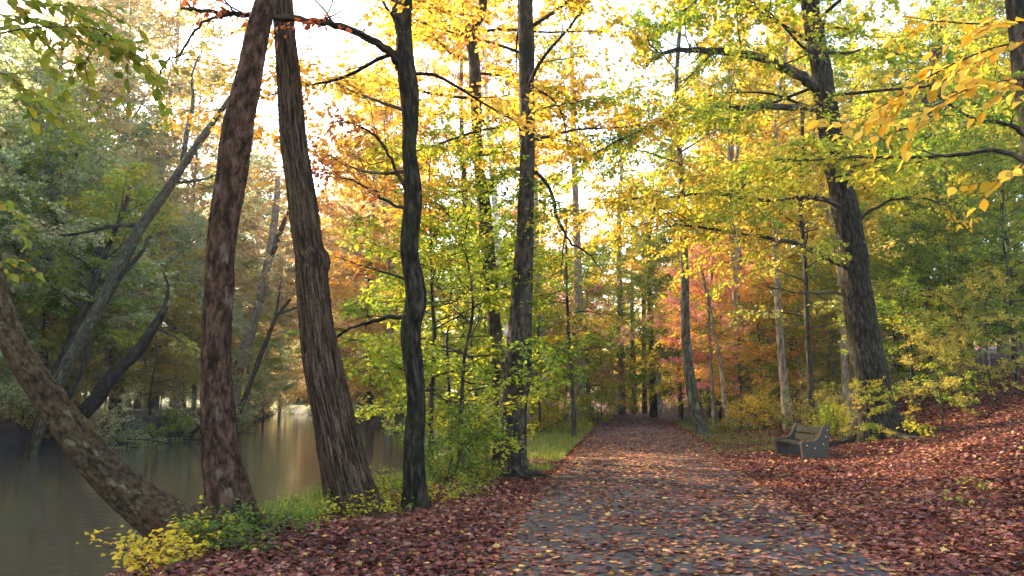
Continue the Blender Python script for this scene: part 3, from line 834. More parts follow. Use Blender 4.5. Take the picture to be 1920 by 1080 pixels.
# far bank: trunks leaning out over the water
FAR = [
    ('long lichen-covered trunk leaning steeply right over the river from the far bank', [(60, 838, 33, 24), (95, 745, 32.5, 24), (150, 640, 32, 24), (205, 540, 31.5, 24), (255, 440, 31, 22), (300, 375, 30.5, 19), (340, 315, 30, 16), (385, 250, 29.5, 13), (432, 182, 29, 9)], 'lichen', 0, None,
     [dict(pts=[(340, 315, 30), (352, 240, 30), (362, 190, 30), (360, 140, 30), (380, 90, 30)], r=(.12, .02), bark='lichen', bare=8), dict(pts=[(215, 530, 31.5), (250, 490, 31), (272, 465, 30.8), (280, 440, 30.8)], r=(.12, .03), bark='dark', bare=3),
      dict(pts=[(270, 420, 30.8), (210, 425, 31), (120, 440, 31.5), (20, 430, 32)], r=(.1, .02), bark='dark', bare=6, pal='olive', leaf=dict(size=.15, per_twig=8)),
      dict(pts=[(320, 345, 30.4), (400, 330, 31), (440, 300, 31), (480, 290, 31.5)], r=(.07, .02), bark='lichen', bare=6, pal='olive', leaf=dict(size=.15, per_twig=8))]),
    ('black ivy-covered trunk leaning low to the right from the far bank', [(98, 818, 35.5, 26), (165, 765, 34, 28), (215, 700, 33, 25), (255, 660, 32.6, 22), (290, 612, 32.2, 17), (310, 575, 32, 12)], 'dark', 0, None,
     [dict(pts=[(262, 650, 32.5), (275, 690, 32.3), (290, 730, 32)], r=(.04, .01), bark='dark', bare=3), dict(pts=[(290, 612, 32.2), (340, 640, 32), (380, 665, 32)], r=(.05, .01), bark='dark', bare=3, pal='ochre', leaf=dict(size=.15, per_twig=8)),
      dict(pts=[(305, 590, 32), (315, 540, 32), (300, 500, 32)], r=(.09, .02), bark='dark', bare=3, pal='olive', leaf=dict(size=.15, per_twig=9))]),
    ('dark trunk slanting right behind the thick mottled one on the far bank', [(52, 830, 35, 18), (95, 725, 35, 19), (120, 670, 35, 18), (145, 610, 35, 15), (175, 540, 35, 12), (200, 470, 35, 9)], 'dark', 11, dict(first=5, R=4, n=18, pal='green', size=.16, per_twig=9), []),
    ('thin dark trunk forking up between the leaning far-bank trunks', [(110, 800, 36, 9), (130, 742, 36, 10), (155, 690, 36, 10), (166, 640, 36, 9), (172, 590, 36, 7)], 'dark', 9, dict(first=5, R=3, n=14, pal='olive', size=.15, per_twig=9), []),
    ('short grey leaning stump-like stem at the water edge of the far bank', [(52, 838, 32.5, 11), (65, 800, 32.5, 10), (80, 765, 32.5, 9), (88, 735, 32.5, 5)], 'furrowed', 0, None, []),
    ('dark upright trunk at the left edge above the far bank', [(75, 800, 38, 11), (82, 700, 38, 12), (85, 640, 38, 11), (86, 560, 38, 9)], 'dark', 14, dict(first=5, R=4.5, n=20, pal='olive', size=.16, per_twig=9), []),
    ('thin curved trunk leaning right over the far reach of the river', [(440, 795, 52, 9), (458, 750, 52, 9), (478, 695, 52, 9), (500, 640, 52, 8), (515, 600, 52, 7), (545, 560, 52, 5)], 'furrowed', 0, None,
     [dict(pts=[(520, 590, 52), (560, 575, 52), (600, 560, 52)], r=(.09, .02), bark='dark', bare=5, pal='tan', leaf=dict(size=.2, per_twig=7)), dict(pts=[(515, 600, 52), (525, 540, 52), (530, 500, 52)], r=(.09, .02), bark='dark', bare=5, pal='tan', leaf=dict(size=.2, per_twig=7))]),
    ('grey broken-looking trunk behind the curved thin one, dark on its left', [(430, 790, 58, 22), (450, 680, 58, 20), (470, 620, 58, 18), (488, 560, 58, 16), (505, 480, 58, 14), (516, 400, 58, 13), (522, 330, 58, 10)], 'tanbark', 17, dict(first=8, R=5, n=22, pal='tan', size=.2, per_twig=9),
     [dict(pts=[(500, 500, 58), (520, 450, 58), (540, 400, 58), (570, 350, 58), (590, 310, 58)], r=(.26, .06), bark='furrowed', bare=6)]),
]
for k, (lab, track, bk, top, cr, br) in enumerate(FAR):
    tree('far_bank_tree', lab, track, bk, top=top, sides=12, lump=.07, flare=.3, seed=200 + k, crown=cr, branches=br, step=4)

# ------------------------------------------------------------------ saplings and shrubs of the near side
UNDER = [
    # kind, i, px, D, scale, palette, bark, label
    ('sap', 0, 868, 15.2, .95, 'green', 'dark', 'many-stemmed green sapling between the two dark riverside trunks'),
    ('sap', 1, 812, 17.0, 1.0, 'green', 'dark', 'spreading bright green sapling behind the mossy trunk'),
    ('sap', 2, 845, 20.5, 1.2, 'yellowgreen', 'dark', 'yellow-green sapling on the bank behind the slender grey trunk'),
    ('bush', 2, 838, 14.0, .8, 'green', 'twig', 'low leafy shrub at the bank edge right of the mossy trunk'),
    ('bush', 0, 905, 16.8, .7, 'yellowgreen', 'twig', 'small yellowish shrub tucked behind the stout trunk'),
    ('sap', 0, 890, 27, 1.15, 'green', 'dark', 'green sapling on the river bank behind the slender trunks'),
    ('broad', 1, 905, 33, .75, 'green', 'dark', 'rounded green tree on the bank left of the pale tan trunk'),
    ('sap', 1, 1010, 30, .9, 'green', 'dark', 'green layered sapling in front of the pale tan trunk'),
    ('bush', 0, 1005, 31, 1.0, 'brightyellow', 'twig', 'yellow shrub around the foot of the pale tan trunk'),
    ('bush', 1, 1050, 32, 1.1, 'yellowgreen', 'twig', 'yellow-green shrub between the two pale trunks left of the path'),
    ('bush', 2, 1120, 37.5, .9, 'yellowgreen', 'twig', 'dense low shrub where the path disappears to the left'),
    ('sap', 2, 1125, 39.5, .9, 'green', 'dark', 'dark green sapling over the shrub at the bend'),
    ('broad', 0, 1105, 43.5, .7, 'green', 'palegrey', 'fresh green spreading tree overhanging the bend from the left'),
    ('broad', 1, 1272, 48, .9, 'yellowgreen', 'palegrey', 'yellow-green spreading tree overhanging the bend from the right'),
    ('broad', 2, 1190, 57, .75, 'yellowgreen', 'palegrey', 'yellow-green tree closing the view straight beyond the bend'),
    ('sap', 0, 1100, 42, 1.1, 'pink', 'dark', 'salmon-leaved sapling above the bend in the path'),
    ('sap', 1, 1060, 44, 1.2, 'brightyellow', 'dark', 'bright yellow sapling behind the straight grey-brown trunk'),
    ('sap', 2, 1275, 46, 1.25, 'green', 'dark', 'fresh green sapling shading the right side of the bend'),
    ('sap', 1, 1345, 37, 1.0, 'orange', 'dark', 'orange leaved sapling between the slim bent trunk and the pinkish one'),
    ('sap', 0, 1310, 39, 1.1, 'brightyellow', 'dark', 'bright yellow sapling behind the slim bent trunk'),
    ('sap', 1, 1430, 31, .8, 'orange', 'dark', 'low orange sapling glowing behind the bench'),
    ('bush', 0, 1420, 29, .9, 'gold', 'twig', 'golden shrub on the verge left of the bench'),
    ('bush', 1, 1345, 29.5, .6, 'yellowgreen', 'twig', 'small light green shrub by the slim bent trunk'),
    ('bush', 2, 1500, 25.5, .8, 'ochre', 'twig', 'ochre shrub directly behind the bench back'),
    ('bush', 0, 1560, 21.5, .6, 'yellowgreen', 'twig', 'low yellow-green shrub between the bench and the massive trunk'),
    ('bush', 1, 1590, 23, .6, 'yellowgreen', 'twig', 'low shrub at the left foot of the massive trunk'),
    ('sap', 2, 1618, 19.4, .30, 'yellowgreen', 'twig', 'small yellow-green sapling in front of the massive trunk'),
    ('sap', 0, 1755, 21.5, .45, 'ochre', 'dark', 'wide yellow-brown sapling on the leaf slope right of the massive trunk'),
    ('sap', 1, 1850, 22, .5, 'ochre', 'dark', 'yellow-topped sapling near the right edge of the leaf slope'),
    ('sap', 2, 1700, 22.5, .8, 'green', 'dark', 'green low sapling just right of the massive trunk'),
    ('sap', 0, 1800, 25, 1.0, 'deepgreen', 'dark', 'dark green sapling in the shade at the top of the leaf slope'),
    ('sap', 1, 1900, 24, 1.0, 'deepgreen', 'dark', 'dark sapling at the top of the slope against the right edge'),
    ('sap', 2, 1700, 29, 1.2, 'yellowgreen', 'dark', 'yellow-green sapling in the wood past the massive trunk'),
    ('broad', 0, 1780, 31, .75, 'green', 'dark', 'broad green tree standing on the slope right of the massive trunk'),
    ('broad', 1, 1900, 30, .8, 'yellowgreen', 'dark', 'broad yellow-green tree at the right edge on the slope'),
]
ur = np.random.default_rng(77)
for kd, i, px, D, sc, pal, bk, lab in UNDER:
    plant(kd, i, px_x(px, D), D, sc, ur.uniform(0, 6.28), pal, bk, 'shrub' if kd == 'bush' else ('sapling' if kd == 'sap' else 'broad_tree'), lab, 'shrub' if kd == 'bush' else 'tree')

WORD = {'green': 'green', 'deepgreen': 'dark green', 'yellowgreen': 'yellow-green', 'gold': 'golden', 'orange': 'orange', 'russet': 'russet', 'red': 'red', 'pink': 'faded pink', 'olive': 'muted olive', 'ochre': 'ochre', 'tan': 'tan-leaved', 'brightyellow': 'bright yellow'}
NOUN = {'full': 'leafy tall tree', 'tall': 'tall tree', 'broad': 'spreading tree', 'sap': 'sapling', 'bush': 'shrub'}
NAME = {'full': 'tall_tree', 'tall': 'tall_tree', 'broad': 'broad_tree', 'sap': 'sapling', 'bush': 'shrub'}


def wood(rows, where, seed, bark=('furrowed', 'tanbark', 'palegrey')):
    rng = np.random.default_rng(seed)
    for kd, px, D, sc, pal in rows:
        lab = '%s %s %s' % (WORD[pal], NOUN[kd], where)
        plant(kd, int(rng.integers(0, 3)), px_x(px, D), D, sc * rng.uniform(.92, 1.08), rng.uniform(0, 6.28), pal, 'twig' if kd == 'bush' else bark[int(rng.integers(0, len(bark)))], NAME[kd], lab, 'shrub' if kd == 'bush' else 'tree',
              '%ss %s' % (NOUN[kd], where))


# tall orange and golden trees beside the river, seen between the near trunks
wood([('full', 735, 57, 1.2, 'orange'), ('full', 690, 70, 1.3, 'tan'), ('full', 645, 82, 1.35, 'orange'), ('tall', 700, 62, 1.2, 'tan'), ('tall', 868, 39, 1.0, 'orange'), ('tall', 800, 58, .95, 'orange'), ('broad', 750, 64, 1.0, 'orange'), ('tall', 690, 76, 1.0, 'tan'), ('broad', 650, 84, 1.1, 'ochre'),
      ('broad', 770, 60, .6, 'gold'), ('broad', 830, 46, .8, 'yellowgreen'), ('full', 560, 112, 1.3, 'tan'), ('full', 610, 110, 1.35, 'ochre'), ('full', 650, 104, 1.3, 'tan'), ('full', 700, 92, 1.25, 'orange'), ('tall', 620, 100, 1.0, 'ochre'), ('broad', 600, 108, 1.0, 'tan'), ('broad', 700, 72, .8, 'tan')],
     'on the near river bank beyond the row of trunks', 1)
wood([('bush', 740, 62, 1.6, 'gold'), ('bush', 715, 67, 1.7, 'orange'), ('bush', 690, 71, 1.6, 'ochre'), ('bush', 770, 56, 1.5, 'yellowgreen'), ('bush', 800, 48, 1.4, 'green'), ('bush', 835, 36, 1.1, 'green'), ('bush', 665, 78, 1.7, 'tan'), ('bush', 640, 86, 1.8, 'olive'), ('bush', 850, 30, 1.0, 'yellowgreen')],
     'along the water edge where the river bends', 2)
# far bank
wood([('full', 10, 40, 1.0, 'olive'), ('full', 95, 45, 1.0, 'olive'), ('full', 185, 50, 1.05, 'olive'), ('full', 265, 56, 1.0, 'tan'), ('full', 330, 64, .95, 'olive'), ('full', 395, 74, .95, 'ochre'), ('full', 450, 90, .9, 'olive'), ('full', 500, 108, 1.2, 'tan'), ('full', 430, 76, 1.25, 'olive'), ('full', 490, 88, 1.25, 'tan'), ('full', 525, 110, 1.35, 'olive'), ('full', -90, 42, 1.05, 'olive'), ('tall', 70, 44, 1.2, 'tan'), ('tall', 150, 47, 1.2, 'olive'), ('tall', 225, 50, 1.25, 'tan'), ('tall', 290, 55, 1.3, 'ochre'), ('full', 345, 60, 1.3, 'tan'), ('tall', 470, 75, 1.2, 'tan'), ('full', 430, 70, 1.1, 'olive'), ('full', -20, 56, 1.1, 'ochre'), ('full', 130, 66, 1.1, 'tan'),
      ('broad', -160, 33, 1.0, 'olive'), ('broad', -40, 36, 1.05, 'olive'), ('broad', 60, 38, 1.0, 'green'), ('tall', 20, 44, .9, 'olive'), ('broad', 150, 42, 1.05, 'olive'), ('tall', 110, 52, .85, 'tan'), ('broad', 230, 45, 1.0, 'ochre'), ('broad', 300, 49, 1.0, 'olive'),
      ('tall', 250, 58, .8, 'olive'), ('broad', 370, 53, .95, 'olive'), ('broad', 400, 62, 1.0, 'ochre'), ('broad', 455, 68, .95, 'green'), ('broad', 500, 78, 1.0, 'olive'), ('broad', 530, 92, 1.1, 'tan'), ('broad', 560, 102, 1.0, 'olive'),
      ('tall', 330, 70, .8, 'ochre'), ('tall', 60, 62, .9, 'olive'), ('tall', 180, 70, .85, 'gold'), ('tall', -60, 52, 1.0, 'ochre'), ('tall', 420, 85, .8, 'tan'), ('sap', -30, 38.0, 1.0, 'ochre'), ('sap', 30, 39.0, 1.0, 'olive'), ('sap', 75, 40.0, 1.0, 'tan'), ('sap', 130, 42.0, 1.0, 'ochre'), ('sap', 170, 43.0, 1.0, 'olive'), ('sap', 215, 45.0, 1.0, 'tan'), ('sap', 260, 46.0, 1.0, 'ochre'), ('sap', 310, 49.0, 1.0, 'olive'), ('sap', 350, 52.0, 1.0, 'tan'), ('sap', 390, 56.0, 1.0, 'ochre'), ('sap', 20, 35.5, 1.0, 'ochre'), ('sap', 120, 38, 1.0, 'ochre'), ('sap', 205, 41, 1.0, 'ochre'), ('sap', 290, 44, 1.0, 'ochre'), ('sap', 345, 47, 1.1, 'gold'), ('sap', -60, 34, 1.0, 'olive')],
     'on the far bank across the river', 3)
wood([('full', px_, D_, 1.25, p_) for px_, D_, p_ in ((-420, 27, 'olive'), (-330, 33, 'green'), (-700, 22, 'ochre'), (-1100, 18, 'olive'), (-1500, 14, 'olive'), (-2600, 10, 'olive'), (-5000, 6, 'green'), (-1250, 23, 'tan'), (-800, 29, 'olive'), (-2000, 17, 'olive'), (-520, 36, 'olive'))],  # unseen trees left of the view, added to keep the sun off the foreground
     'added unseen on the far bank to shade the foreground', 31)
wood([('bush', -20, 32.2, 1.00, 'olive'), ('bush', 25, 33.2, 0.75, 'ochre'), ('bush', 50, 33.8, 1.15, 'olive'), ('bush', 85, 34.4, 0.85, 'ochre'), ('bush', 115, 35.0, 1.00, 'green'), ('bush', 150, 35.6, 0.75, 'ochre'), ('bush', 180, 36.4, 1.15, 'olive'), ('bush', 208, 37.0, 0.85, 'tan'), ('bush', 235, 37.8, 1.00, 'olive'), ('bush', 262, 38.8, 0.75, 'ochre'), ('bush', 290, 39.8, 1.15, 'olive'), ('bush', 312, 40.8, 0.86, 'ochre'), ('bush', 335, 42.0, 1.04, 'green'), ('bush', 358, 43.5, 0.80, 'ochre'), ('bush', 380, 45.0, 1.26, 'olive'), ('bush', 402, 47.5, 0.98, 'tan'), ('bush', 425, 50.5, 1.21, 'olive'), ('bush', 450, 56.0, 0.99, 'ochre'), ('bush', 475, 64.0, 1.70, 'olive'), ('bush', 505, 80, 1.8, 'tan'), ('bush', 535, 95, 1.9, 'olive'), ('bush', 580, 107, 2.0, 'olive'), ('bush', 620, 107, 2.0, 'tan')],
     'hanging over the edge of the far bank', 4)
# between river and path, beyond the pale trunks
wood([('sap', 1070, 47, 1.2, 'green'), ('sap', 920, 40, 1.2, 'green'), ('sap', 985, 38, 1.2, 'yellowgreen'), ('sap', 955, 48, 1.3, 'gold'), ('sap', 1030, 50, 1.3, 'green'), ('broad', 1000, 56, .9, 'yellowgreen'), ('broad', 1045, 60, .9, 'gold'), ('tall', 1020, 66, .9, 'gold'), ('broad', 900, 62, 1.0, 'orange'), ('sap', 880, 55, 1.3, 'yellowgreen'), ('tall', 975, 74, .95, 'orange'), ('tall', 1085, 72, .9, 'yellowgreen'), ('broad', 1100, 62, .8, 'green')],
     'in the strip of wood between river and path', 5)
# beyond the bend
wood([('sap', 1150, 66, 1.2, 'brightyellow'), ('bush', 1175, 64, 1.3, 'brightyellow'), ('bush', 1205, 68, 1.4, 'brightyellow'), ('bush', 1245, 62, 1.4, 'gold'), ('sap', 1215, 76, 1.3, 'gold'), ('bush', 1160, 58, 1.2, 'brightyellow'), ('bush', 1190, 75, 1.6, 'brightyellow'), ('bush', 1225, 84, 1.8, 'gold'), ('sap', 1190, 90, 1.4, 'brightyellow'), ('sap', 1235, 70, 1.1, 'brightyellow'), ('broad', 1180, 84, 1.0, 'brightyellow'), ('broad', 1240, 80, 1.0, 'gold'), ('tall', 1140, 90, .9, 'gold'), ('tall', 1210, 96, .9, 'brightyellow'), ('tall', 1270, 88, .9, 'gold'),
      ('broad', 1300, 66, .9, 'yellowgreen'), ('tall', 1330, 64, .95, 'gold'), ('sap', 1270, 58, 1.2, 'yellowgreen')],
     'beyond the bend of the path', 6)
# wood right of the path
wood([('broad', 1335, 35, .50, 'red'), ('broad', 1330, 46, .7, 'yellowgreen'), ('sap', 1385, 32, .8, 'yellowgreen'), ('sap', 1420, 34, .9, 'gold'), ('full', 1340, 56, .9, 'gold'), ('full', 1450, 52, .95, 'yellowgreen'), ('full', 1560, 50, 1.0, 'yellowgreen'), ('full', 1680, 48, 1.0, 'yellowgreen'), ('full', 1800, 46, 1.0, 'yellowgreen'), ('full', 1920, 44, 1.0, 'yellowgreen'), ('sap', 1850, 36, 1.2, 'yellowgreen'), ('sap', 1900, 38, 1.3, 'green'), ('sap', 1950, 36, 1.3, 'yellowgreen'), ('sap', 1800, 40, 1.3, 'yellowgreen'), ('sap', 1400, 36, 1.0, 'green'), ('sap', 1480, 35, 1.0, 'yellowgreen'), ('sap', 1540, 38, 1.2, 'yellowgreen'), ('sap', 1600, 30, 1.0, 'yellowgreen'),
      ('broad', 1360, 44, .95, 'yellowgreen'), ('tall', 1330, 48, .95, 'yellowgreen'), ('tall', 1420, 42, .95, 'gold'), ('broad', 1450, 38, .8, 'gold'), ('sap', 1440, 42, 1.3, 'brightyellow'), ('tall', 1480, 50, 1.0, 'gold'), ('broad', 1520, 36, .85, 'yellowgreen'), ('sap', 1500, 31, 1.1, 'yellowgreen'), ('sap', 1560, 33, 1.2, 'ochre'),
      ('tall', 1560, 44, 1.0, 'yellowgreen'), ('broad', 1620, 38, .9, 'yellowgreen'), ('tall', 1640, 52, 1.0, 'gold'), ('broad', 1680, 42, .9, 'yellowgreen'), ('sap', 1650, 32, 1.2, 'yellowgreen'), ('tall', 1740, 46, 1.0, 'yellowgreen'), ('broad', 1820, 40, .9, 'yellowgreen'), ('sap', 1840, 34, 1.2, 'green'), ('tall', 1880, 44, 1.0, 'yellowgreen'), ('broad', 1960, 38, 1.0, 'yellowgreen'), ('tall', 2000, 30, .95, 'yellowgreen'),
      ('tall', 1390, 62, .9, 'gold'), ('tall', 1530, 64, .95, 'gold'), ('tall', 1700, 66, 1.0, 'gold'), ('tall', 1850, 62, 1.0, 'gold'), ('broad', 1440, 56, .9, 'yellowgreen'), ('broad', 1590, 58, 1.0, 'gold')],
     'in the wood right of the path', 7)

# a far wood that reads as one mass
fr = np.random.default_rng(9)
n = 60000
ang = fr.uniform(-.95, .85, n)
rad_ = fr.uniform(118, 150, n)
cl = np.sin(ang * 61) * .5 + np.sin(ang * 23 + 1) * .5
hh = np.abs(fr.normal(0, 1, n)) * 4.5 * (1.15 + .5 * cl) + fr.uniform(0, 3, n)
hh = np.where(np.abs(ang + .28) < .10, hh * .55, hh)
x_, y_ = np.sin(ang) * rad_, np.cos(ang) * rad_
pos = np.stack([x_, y_, zg(x_, y_) + hh], 1)
far = link('distant_woodland', leaf_mesh('distant_woodland', pos, fr.normal(0, 1, (n, 3)), fr.normal(0, 1, (n, 3)), fr.uniform(.6, 1.3, n), .5 + .3 * cl + fr.normal(0, .15, n)), PAL['ochre'])
far['kind'] = 'stuff'; far['label'] = 'distant autumn wood closing the view behind the trees'; far['category'] = 'wood'

# ------------------------------------------------------------------ plants at the water's edge in the foreground


def leafy(name, label, cat, spots, pal, H, size, seed, per=9, shape='hex', spread=.5, bark='twig'):
    """A low plant: several stems each with leaves along it; spots are (pixel x, pixel y, metres)."""
    rng = np.random.default_rng(seed)
    base = ground_at(*spots[0])
    t = thing(name, label, cat, base)
    T = Tubes(); limbs = []
    for s in spots:
        q = ground_at(*s); q[2] -= .03
        for k in range(per):
            o = q - base + np.array([*rng.normal(0, spread * .35, 2), 0])
            az = rng.uniform(0, 6.28)
            p = limb(rng, o, (math.cos(az) * .6, math.sin(az) * .6, 1), H * rng.uniform(.5, 1.15), 4, .2, -.6)
            T.add(p, np.linspace(.006, .002, len(p)), 4); limbs.append(p)
    lv = foliage(rng, limbs, T, size=size, per_twig=5, sec_per_m=4, twig_per_m=8, twig_len=.12, droop=.2, sec_scale=.5, flat=1.2, base_r=.004, tip_only=.25)
    link('stems', T.mesh(name + '_stems'), BARK[bark], t)
    link('leaves', leaf_mesh(name + '_leaves', *lv, shape=shape), PAL[pal], t)
    return t


leafy('creeper', 'bright yellow creeping shrub on the bank at the bottom left corner', 'shrub', [(140, 1075, 7.6), (190, 1060, 7.7), (235, 1060, 7.6), (115, 1090, 7.3)], 'brightyellow', .14, .065, 301, per=4)
leafy('creeper', 'yellow and green creeping shrub in front of the leaning mottled trunk', 'shrub', [(300, 1040, 8.0), (340, 1022, 8.2), (270, 1066, 7.7), (385, 1022, 8.3), (330, 1064, 7.6)], 'brightyellow', .13, .06, 302, per=3)
leafy('ivy_clump', 'dark green ivy clump around the foot of the red-brown trunk', 'plant', [(440, 1020, 8.3), (465, 1010, 8.4), (418, 1028, 8.2)], 'deepgreen', .26, .055, 303, per=6)
leafy('creeper', 'pale yellow shrub between the red-brown and furrowed trunks', 'shrub', [(530, 990, 9.6), (570, 975, 10), (600, 966, 10.2)], 'yellowgreen', .20, .045, 304, per=6)
leafy('creeper', 'yellow shrub wrapped around the foot of the furrowed trunk', 'shrub', [(650, 972, 10.1), (685, 966, 10.2), (625, 975, 10.2)], 'brightyellow', .22, .06, 305, per=5)
leafy('weed_clump', 'yellow-green weeds at the left of the mossy trunk', 'plant', [(730, 950, 11.2), (710, 958, 11), (750, 948, 11.2)], 'yellowgreen', .35, .045, 306, per=6)
leafy('weed_clump', 'yellow weeds at the right foot of the mossy trunk', 'plant', [(815, 945, 11.8), (840, 930, 12.4), (870, 915, 13.2)], 'yellowgreen', .30, .045, 307, per=6)
leafy('weed_clump', 'bright green weeds against the stout trunk with the stump', 'plant', [(895, 905, 14.2), (915, 900, 14.5), (880, 910, 13.8)], 'yellowgreen', .30, .05, 308, per=6)
leafy('seedling', 'small yellow seedling alone on the leaf slope behind the bench', 'plant', [(1745, 818, 16.5)], 'brightyellow', .35, .09, 309, per=3)
leafy('seedling', 'pair of small yellow-green weeds at the right edge of the leaf carpet', 'plant', [(1845, 925, 10.5), (1835, 955, 9.6)], 'yellowgreen', .20, .06, 310, per=1, spread=.2)

# ------------------------------------------------------------------ overhanging sprays of big leaves near the camera


def spray(name, label, stems, pal, size, seed, gap=.05, twig=.22, droop=.35, r0=.006):
    rng = np.random.default_rng(seed)
    base = at(*stems[0][0])
    t = thing(name, label, 'branch', base)
    T = Tubes(); P, Dr, Nr, Sz, Ti = [], [], [], [], []
    for st in stems:
        q = spline(np.array([at(*s) for s in st]) - base, 6)
        L = np.linalg.norm(np.diff(q, axis=0), axis=1).sum()
        T.add(q, np.linspace(r0, r0 * .3, len(q)), 5)
        lines = [q]
        for k in range(int(L / .075)):
            i = int(rng.uniform(.12, .97) * (len(q) - 2)) + 1
            tn = unit(q[i] - q[i - 1])
            sd = np.cross(tn, [0, 0, 1.0]) * rng.choice([-1, 1])
            w = limb(rng, q[i], tn * .8 + sd * .7 + np.array([0, 0, rng.normal(-.15, .3)]), twig * rng.uniform(.6, 1.4), 4, .15, -.3)
            T.add(w, np.linspace(r0 * .3, r0 * .15, len(w)), 4); lines.append(w)
        for w in lines:
            ss = np.concatenate([[0], np.cumsum(np.linalg.norm(np.diff(w, axis=0), axis=1))])
            u = np.arange(gap * .6, ss[-1] + gap * .3, gap)
            if len(u) == 0:
                continue
            a = np.stack([np.interp(u, ss, w[:, k]) for k in range(3)], 1)
            tn = unit(w[-1] - w[0]); sd = unit(np.cross(tn, [0, 0, 1.0]) + 1e-3)
            sg = np.where(np.arange(len(u)) % 2, 1, -1)[:, None]
            d = tn[None] * .8 + sd[None] * sg * .8 + rng.normal(0, .25, (len(u), 3)); d[:, 2] -= droop
            nr = rng.normal(0, .40, (len(u), 3)); nr[:, 2] += .8; nr[:, 1] -= .45
            P.append(a); Dr.append(d); Nr.append(nr); Sz.append(size * rng.uniform(.65, 1.15, len(u))); Ti.append(rng.normal(.5, .22, len(u)))
    link('twigs', T.mesh(name + '_twigs'), BARK['twig'], t)
    link('leaves', leaf_mesh(name + '_leaves', np.vstack(P), np.vstack(Dr), np.vstack(Nr), np.concatenate(Sz), np.concatenate(Ti), shape='oval', curl=np.random.default_rng(seed).uniform(-.5, 1.8, sum(len(p) for p in P))), PAL[pal], t)
    return t


spray('overhanging_branch', 'branch of large olive-green leaves hanging in at the top left corner', [
    [(-60, 75, 4.2), (0, 62, 4.2), (60, 52, 4.2), (120, 50, 4.2), (170, 52, 4.2), (200, 62, 4.2), (250, 100, 4.2), (290, 140, 4.2)],
    [(-50, -20, 4.4), (40, 0, 4.4), (110, 10, 4.4), (170, 15, 4.4), (230, 40, 4.4)],
    [(-40, 130, 4.0), (10, 140, 4.0), (40, 165, 4.0), (50, 200, 4.0)],
    [(200, 62, 4.2), (180, 85, 4.2), (160, 120, 4.2), (165, 150, 4.2)],
    [(-60, 20, 4.6), (20, 30, 4.6), (90, 40, 4.6), (150, 75, 4.6)]], 'spray_green', .082, 401, gap=.045, twig=.34)
spray('overhanging_branch', 'branch of large pale yellow leaves sweeping in from the top right', [
    [(1990, 60, 3.6), (1900, 80, 3.6), (1820, 105, 3.6), (1740, 145, 3.6), (1670, 190, 3.6), (1600, 225, 3.6), (1560, 235, 3.6)],
    [(1980, 150, 3.5), (1900, 150, 3.5), (1820, 165, 3.5), (1750, 200, 3.5), (1720, 215, 3.5)],
    [(1930, 40, 3.7), (1850, 45, 3.7), (1760, 40, 3.7), (1690, 30, 3.7)],
    [(1960, 290, 3.4), (1910, 310, 3.4), (1870, 340, 3.4)]], 'spray_yellow', .075, 402, gap=.05, twig=.24)
spray('overhanging_branch', 'thin spray of yellow-green leaves at the left edge beside the leaning trunk', [
    [(-60, 390, 5.5), (-10, 380, 5.5), (25, 395, 5.5), (50, 420, 5.5)], [(-60, 500, 5.5), (-10, 495, 5.5), (30, 480, 5.5)]], 'spray_green', .08, 403, gap=.06)

# ------------------------------------------------------------------ bench
def simple_mat(name, c1, c2, scale=30, rough=.85, bump=.3, stretch=(1, 1, 1)):
    m, nt, out = new_mat(name)
    L = nt.links.new
    tc = nd(nt, 'ShaderNodeTexCoord')
    mp = nd(nt, 'ShaderNodeMapping'); mp.inputs['Scale'].default_value = stretch
    L(tc.outputs['Object'], mp.inputs[0])
    n1 = nd(nt, 'ShaderNodeTexNoise'); n1.inputs['Scale'].default_value = scale; n1.inputs['Detail'].default_value = 6
    L(mp.outputs[0], n1.inputs['Vector'])
    rp = ramp(nt, [(.38, c1), (.65, c2)]); L(n1.outputs['Fac'], rp.inputs[0])
    bs = nd(nt, 'ShaderNodeBsdfPrincipled'); bs.inputs['Roughness'].default_value = rough; bs.inputs['Specular IOR Level'].default_value = .1
    L(rp.outputs[0], bs.inputs['Base Color'])
    bm = nd(nt, 'ShaderNodeBump'); bm.inputs['Strength'].default_value = bump; bm.inputs['Distance'].default_value = .01
    L(n1.outputs['Fac'], bm.inputs['Height']); L(bm.outputs[0], bs.inputs['Normal'])
    L(bs.outputs[0], out.inputs[0])
    return m


M_CONC = simple_mat('pebbled_concrete', (.030, .023, .017), (.070, .055, .042), 45, bump=.6)
M_WOOD = simple_mat('weathered_wood', (.016, .014, .010), (.042, .037, .026), 10, stretch=(8, 1, 8))
M_BOLT = simple_mat('pale_bolt', (.42, .40, .36), (.55, .53, .48), 20, bump=.1)


def prism(name, outline, y0, y1, mat, parent, bev=.02):
    import bmesh
    bm = bmesh.new()
    a = [bm.verts.new((x, y0, z)) for x, z in outline]
    f = bm.faces.new(a)
    ex = bmesh.ops.extrude_face_region(bm, geom=[f])
    for v in ex['geom']:
        if isinstance(v, bmesh.types.BMVert):
            v.co.y = y1
    bmesh.ops.recalc_face_normals(bm, faces=bm.faces)
    bmesh.ops.bevel(bm, geom=bm.edges[:], offset=bev, segments=2, affect='EDGES', clamp_overlap=True)
    me = bpy.data.meshes.new(name); bm.to_mesh(me); bm.free()
    return link(name, me, mat, parent)


bx, by = px_x(1521, 18.0), 18.0
bench = thing('park_bench', 'weathered bench with heavy concrete ends and plank back facing the path', 'bench', (bx, by, float(zg(bx, by)) - .02))
bench.scale = (.95, .95, .95)
bench.rotation_euler = (0, 0, R(3))
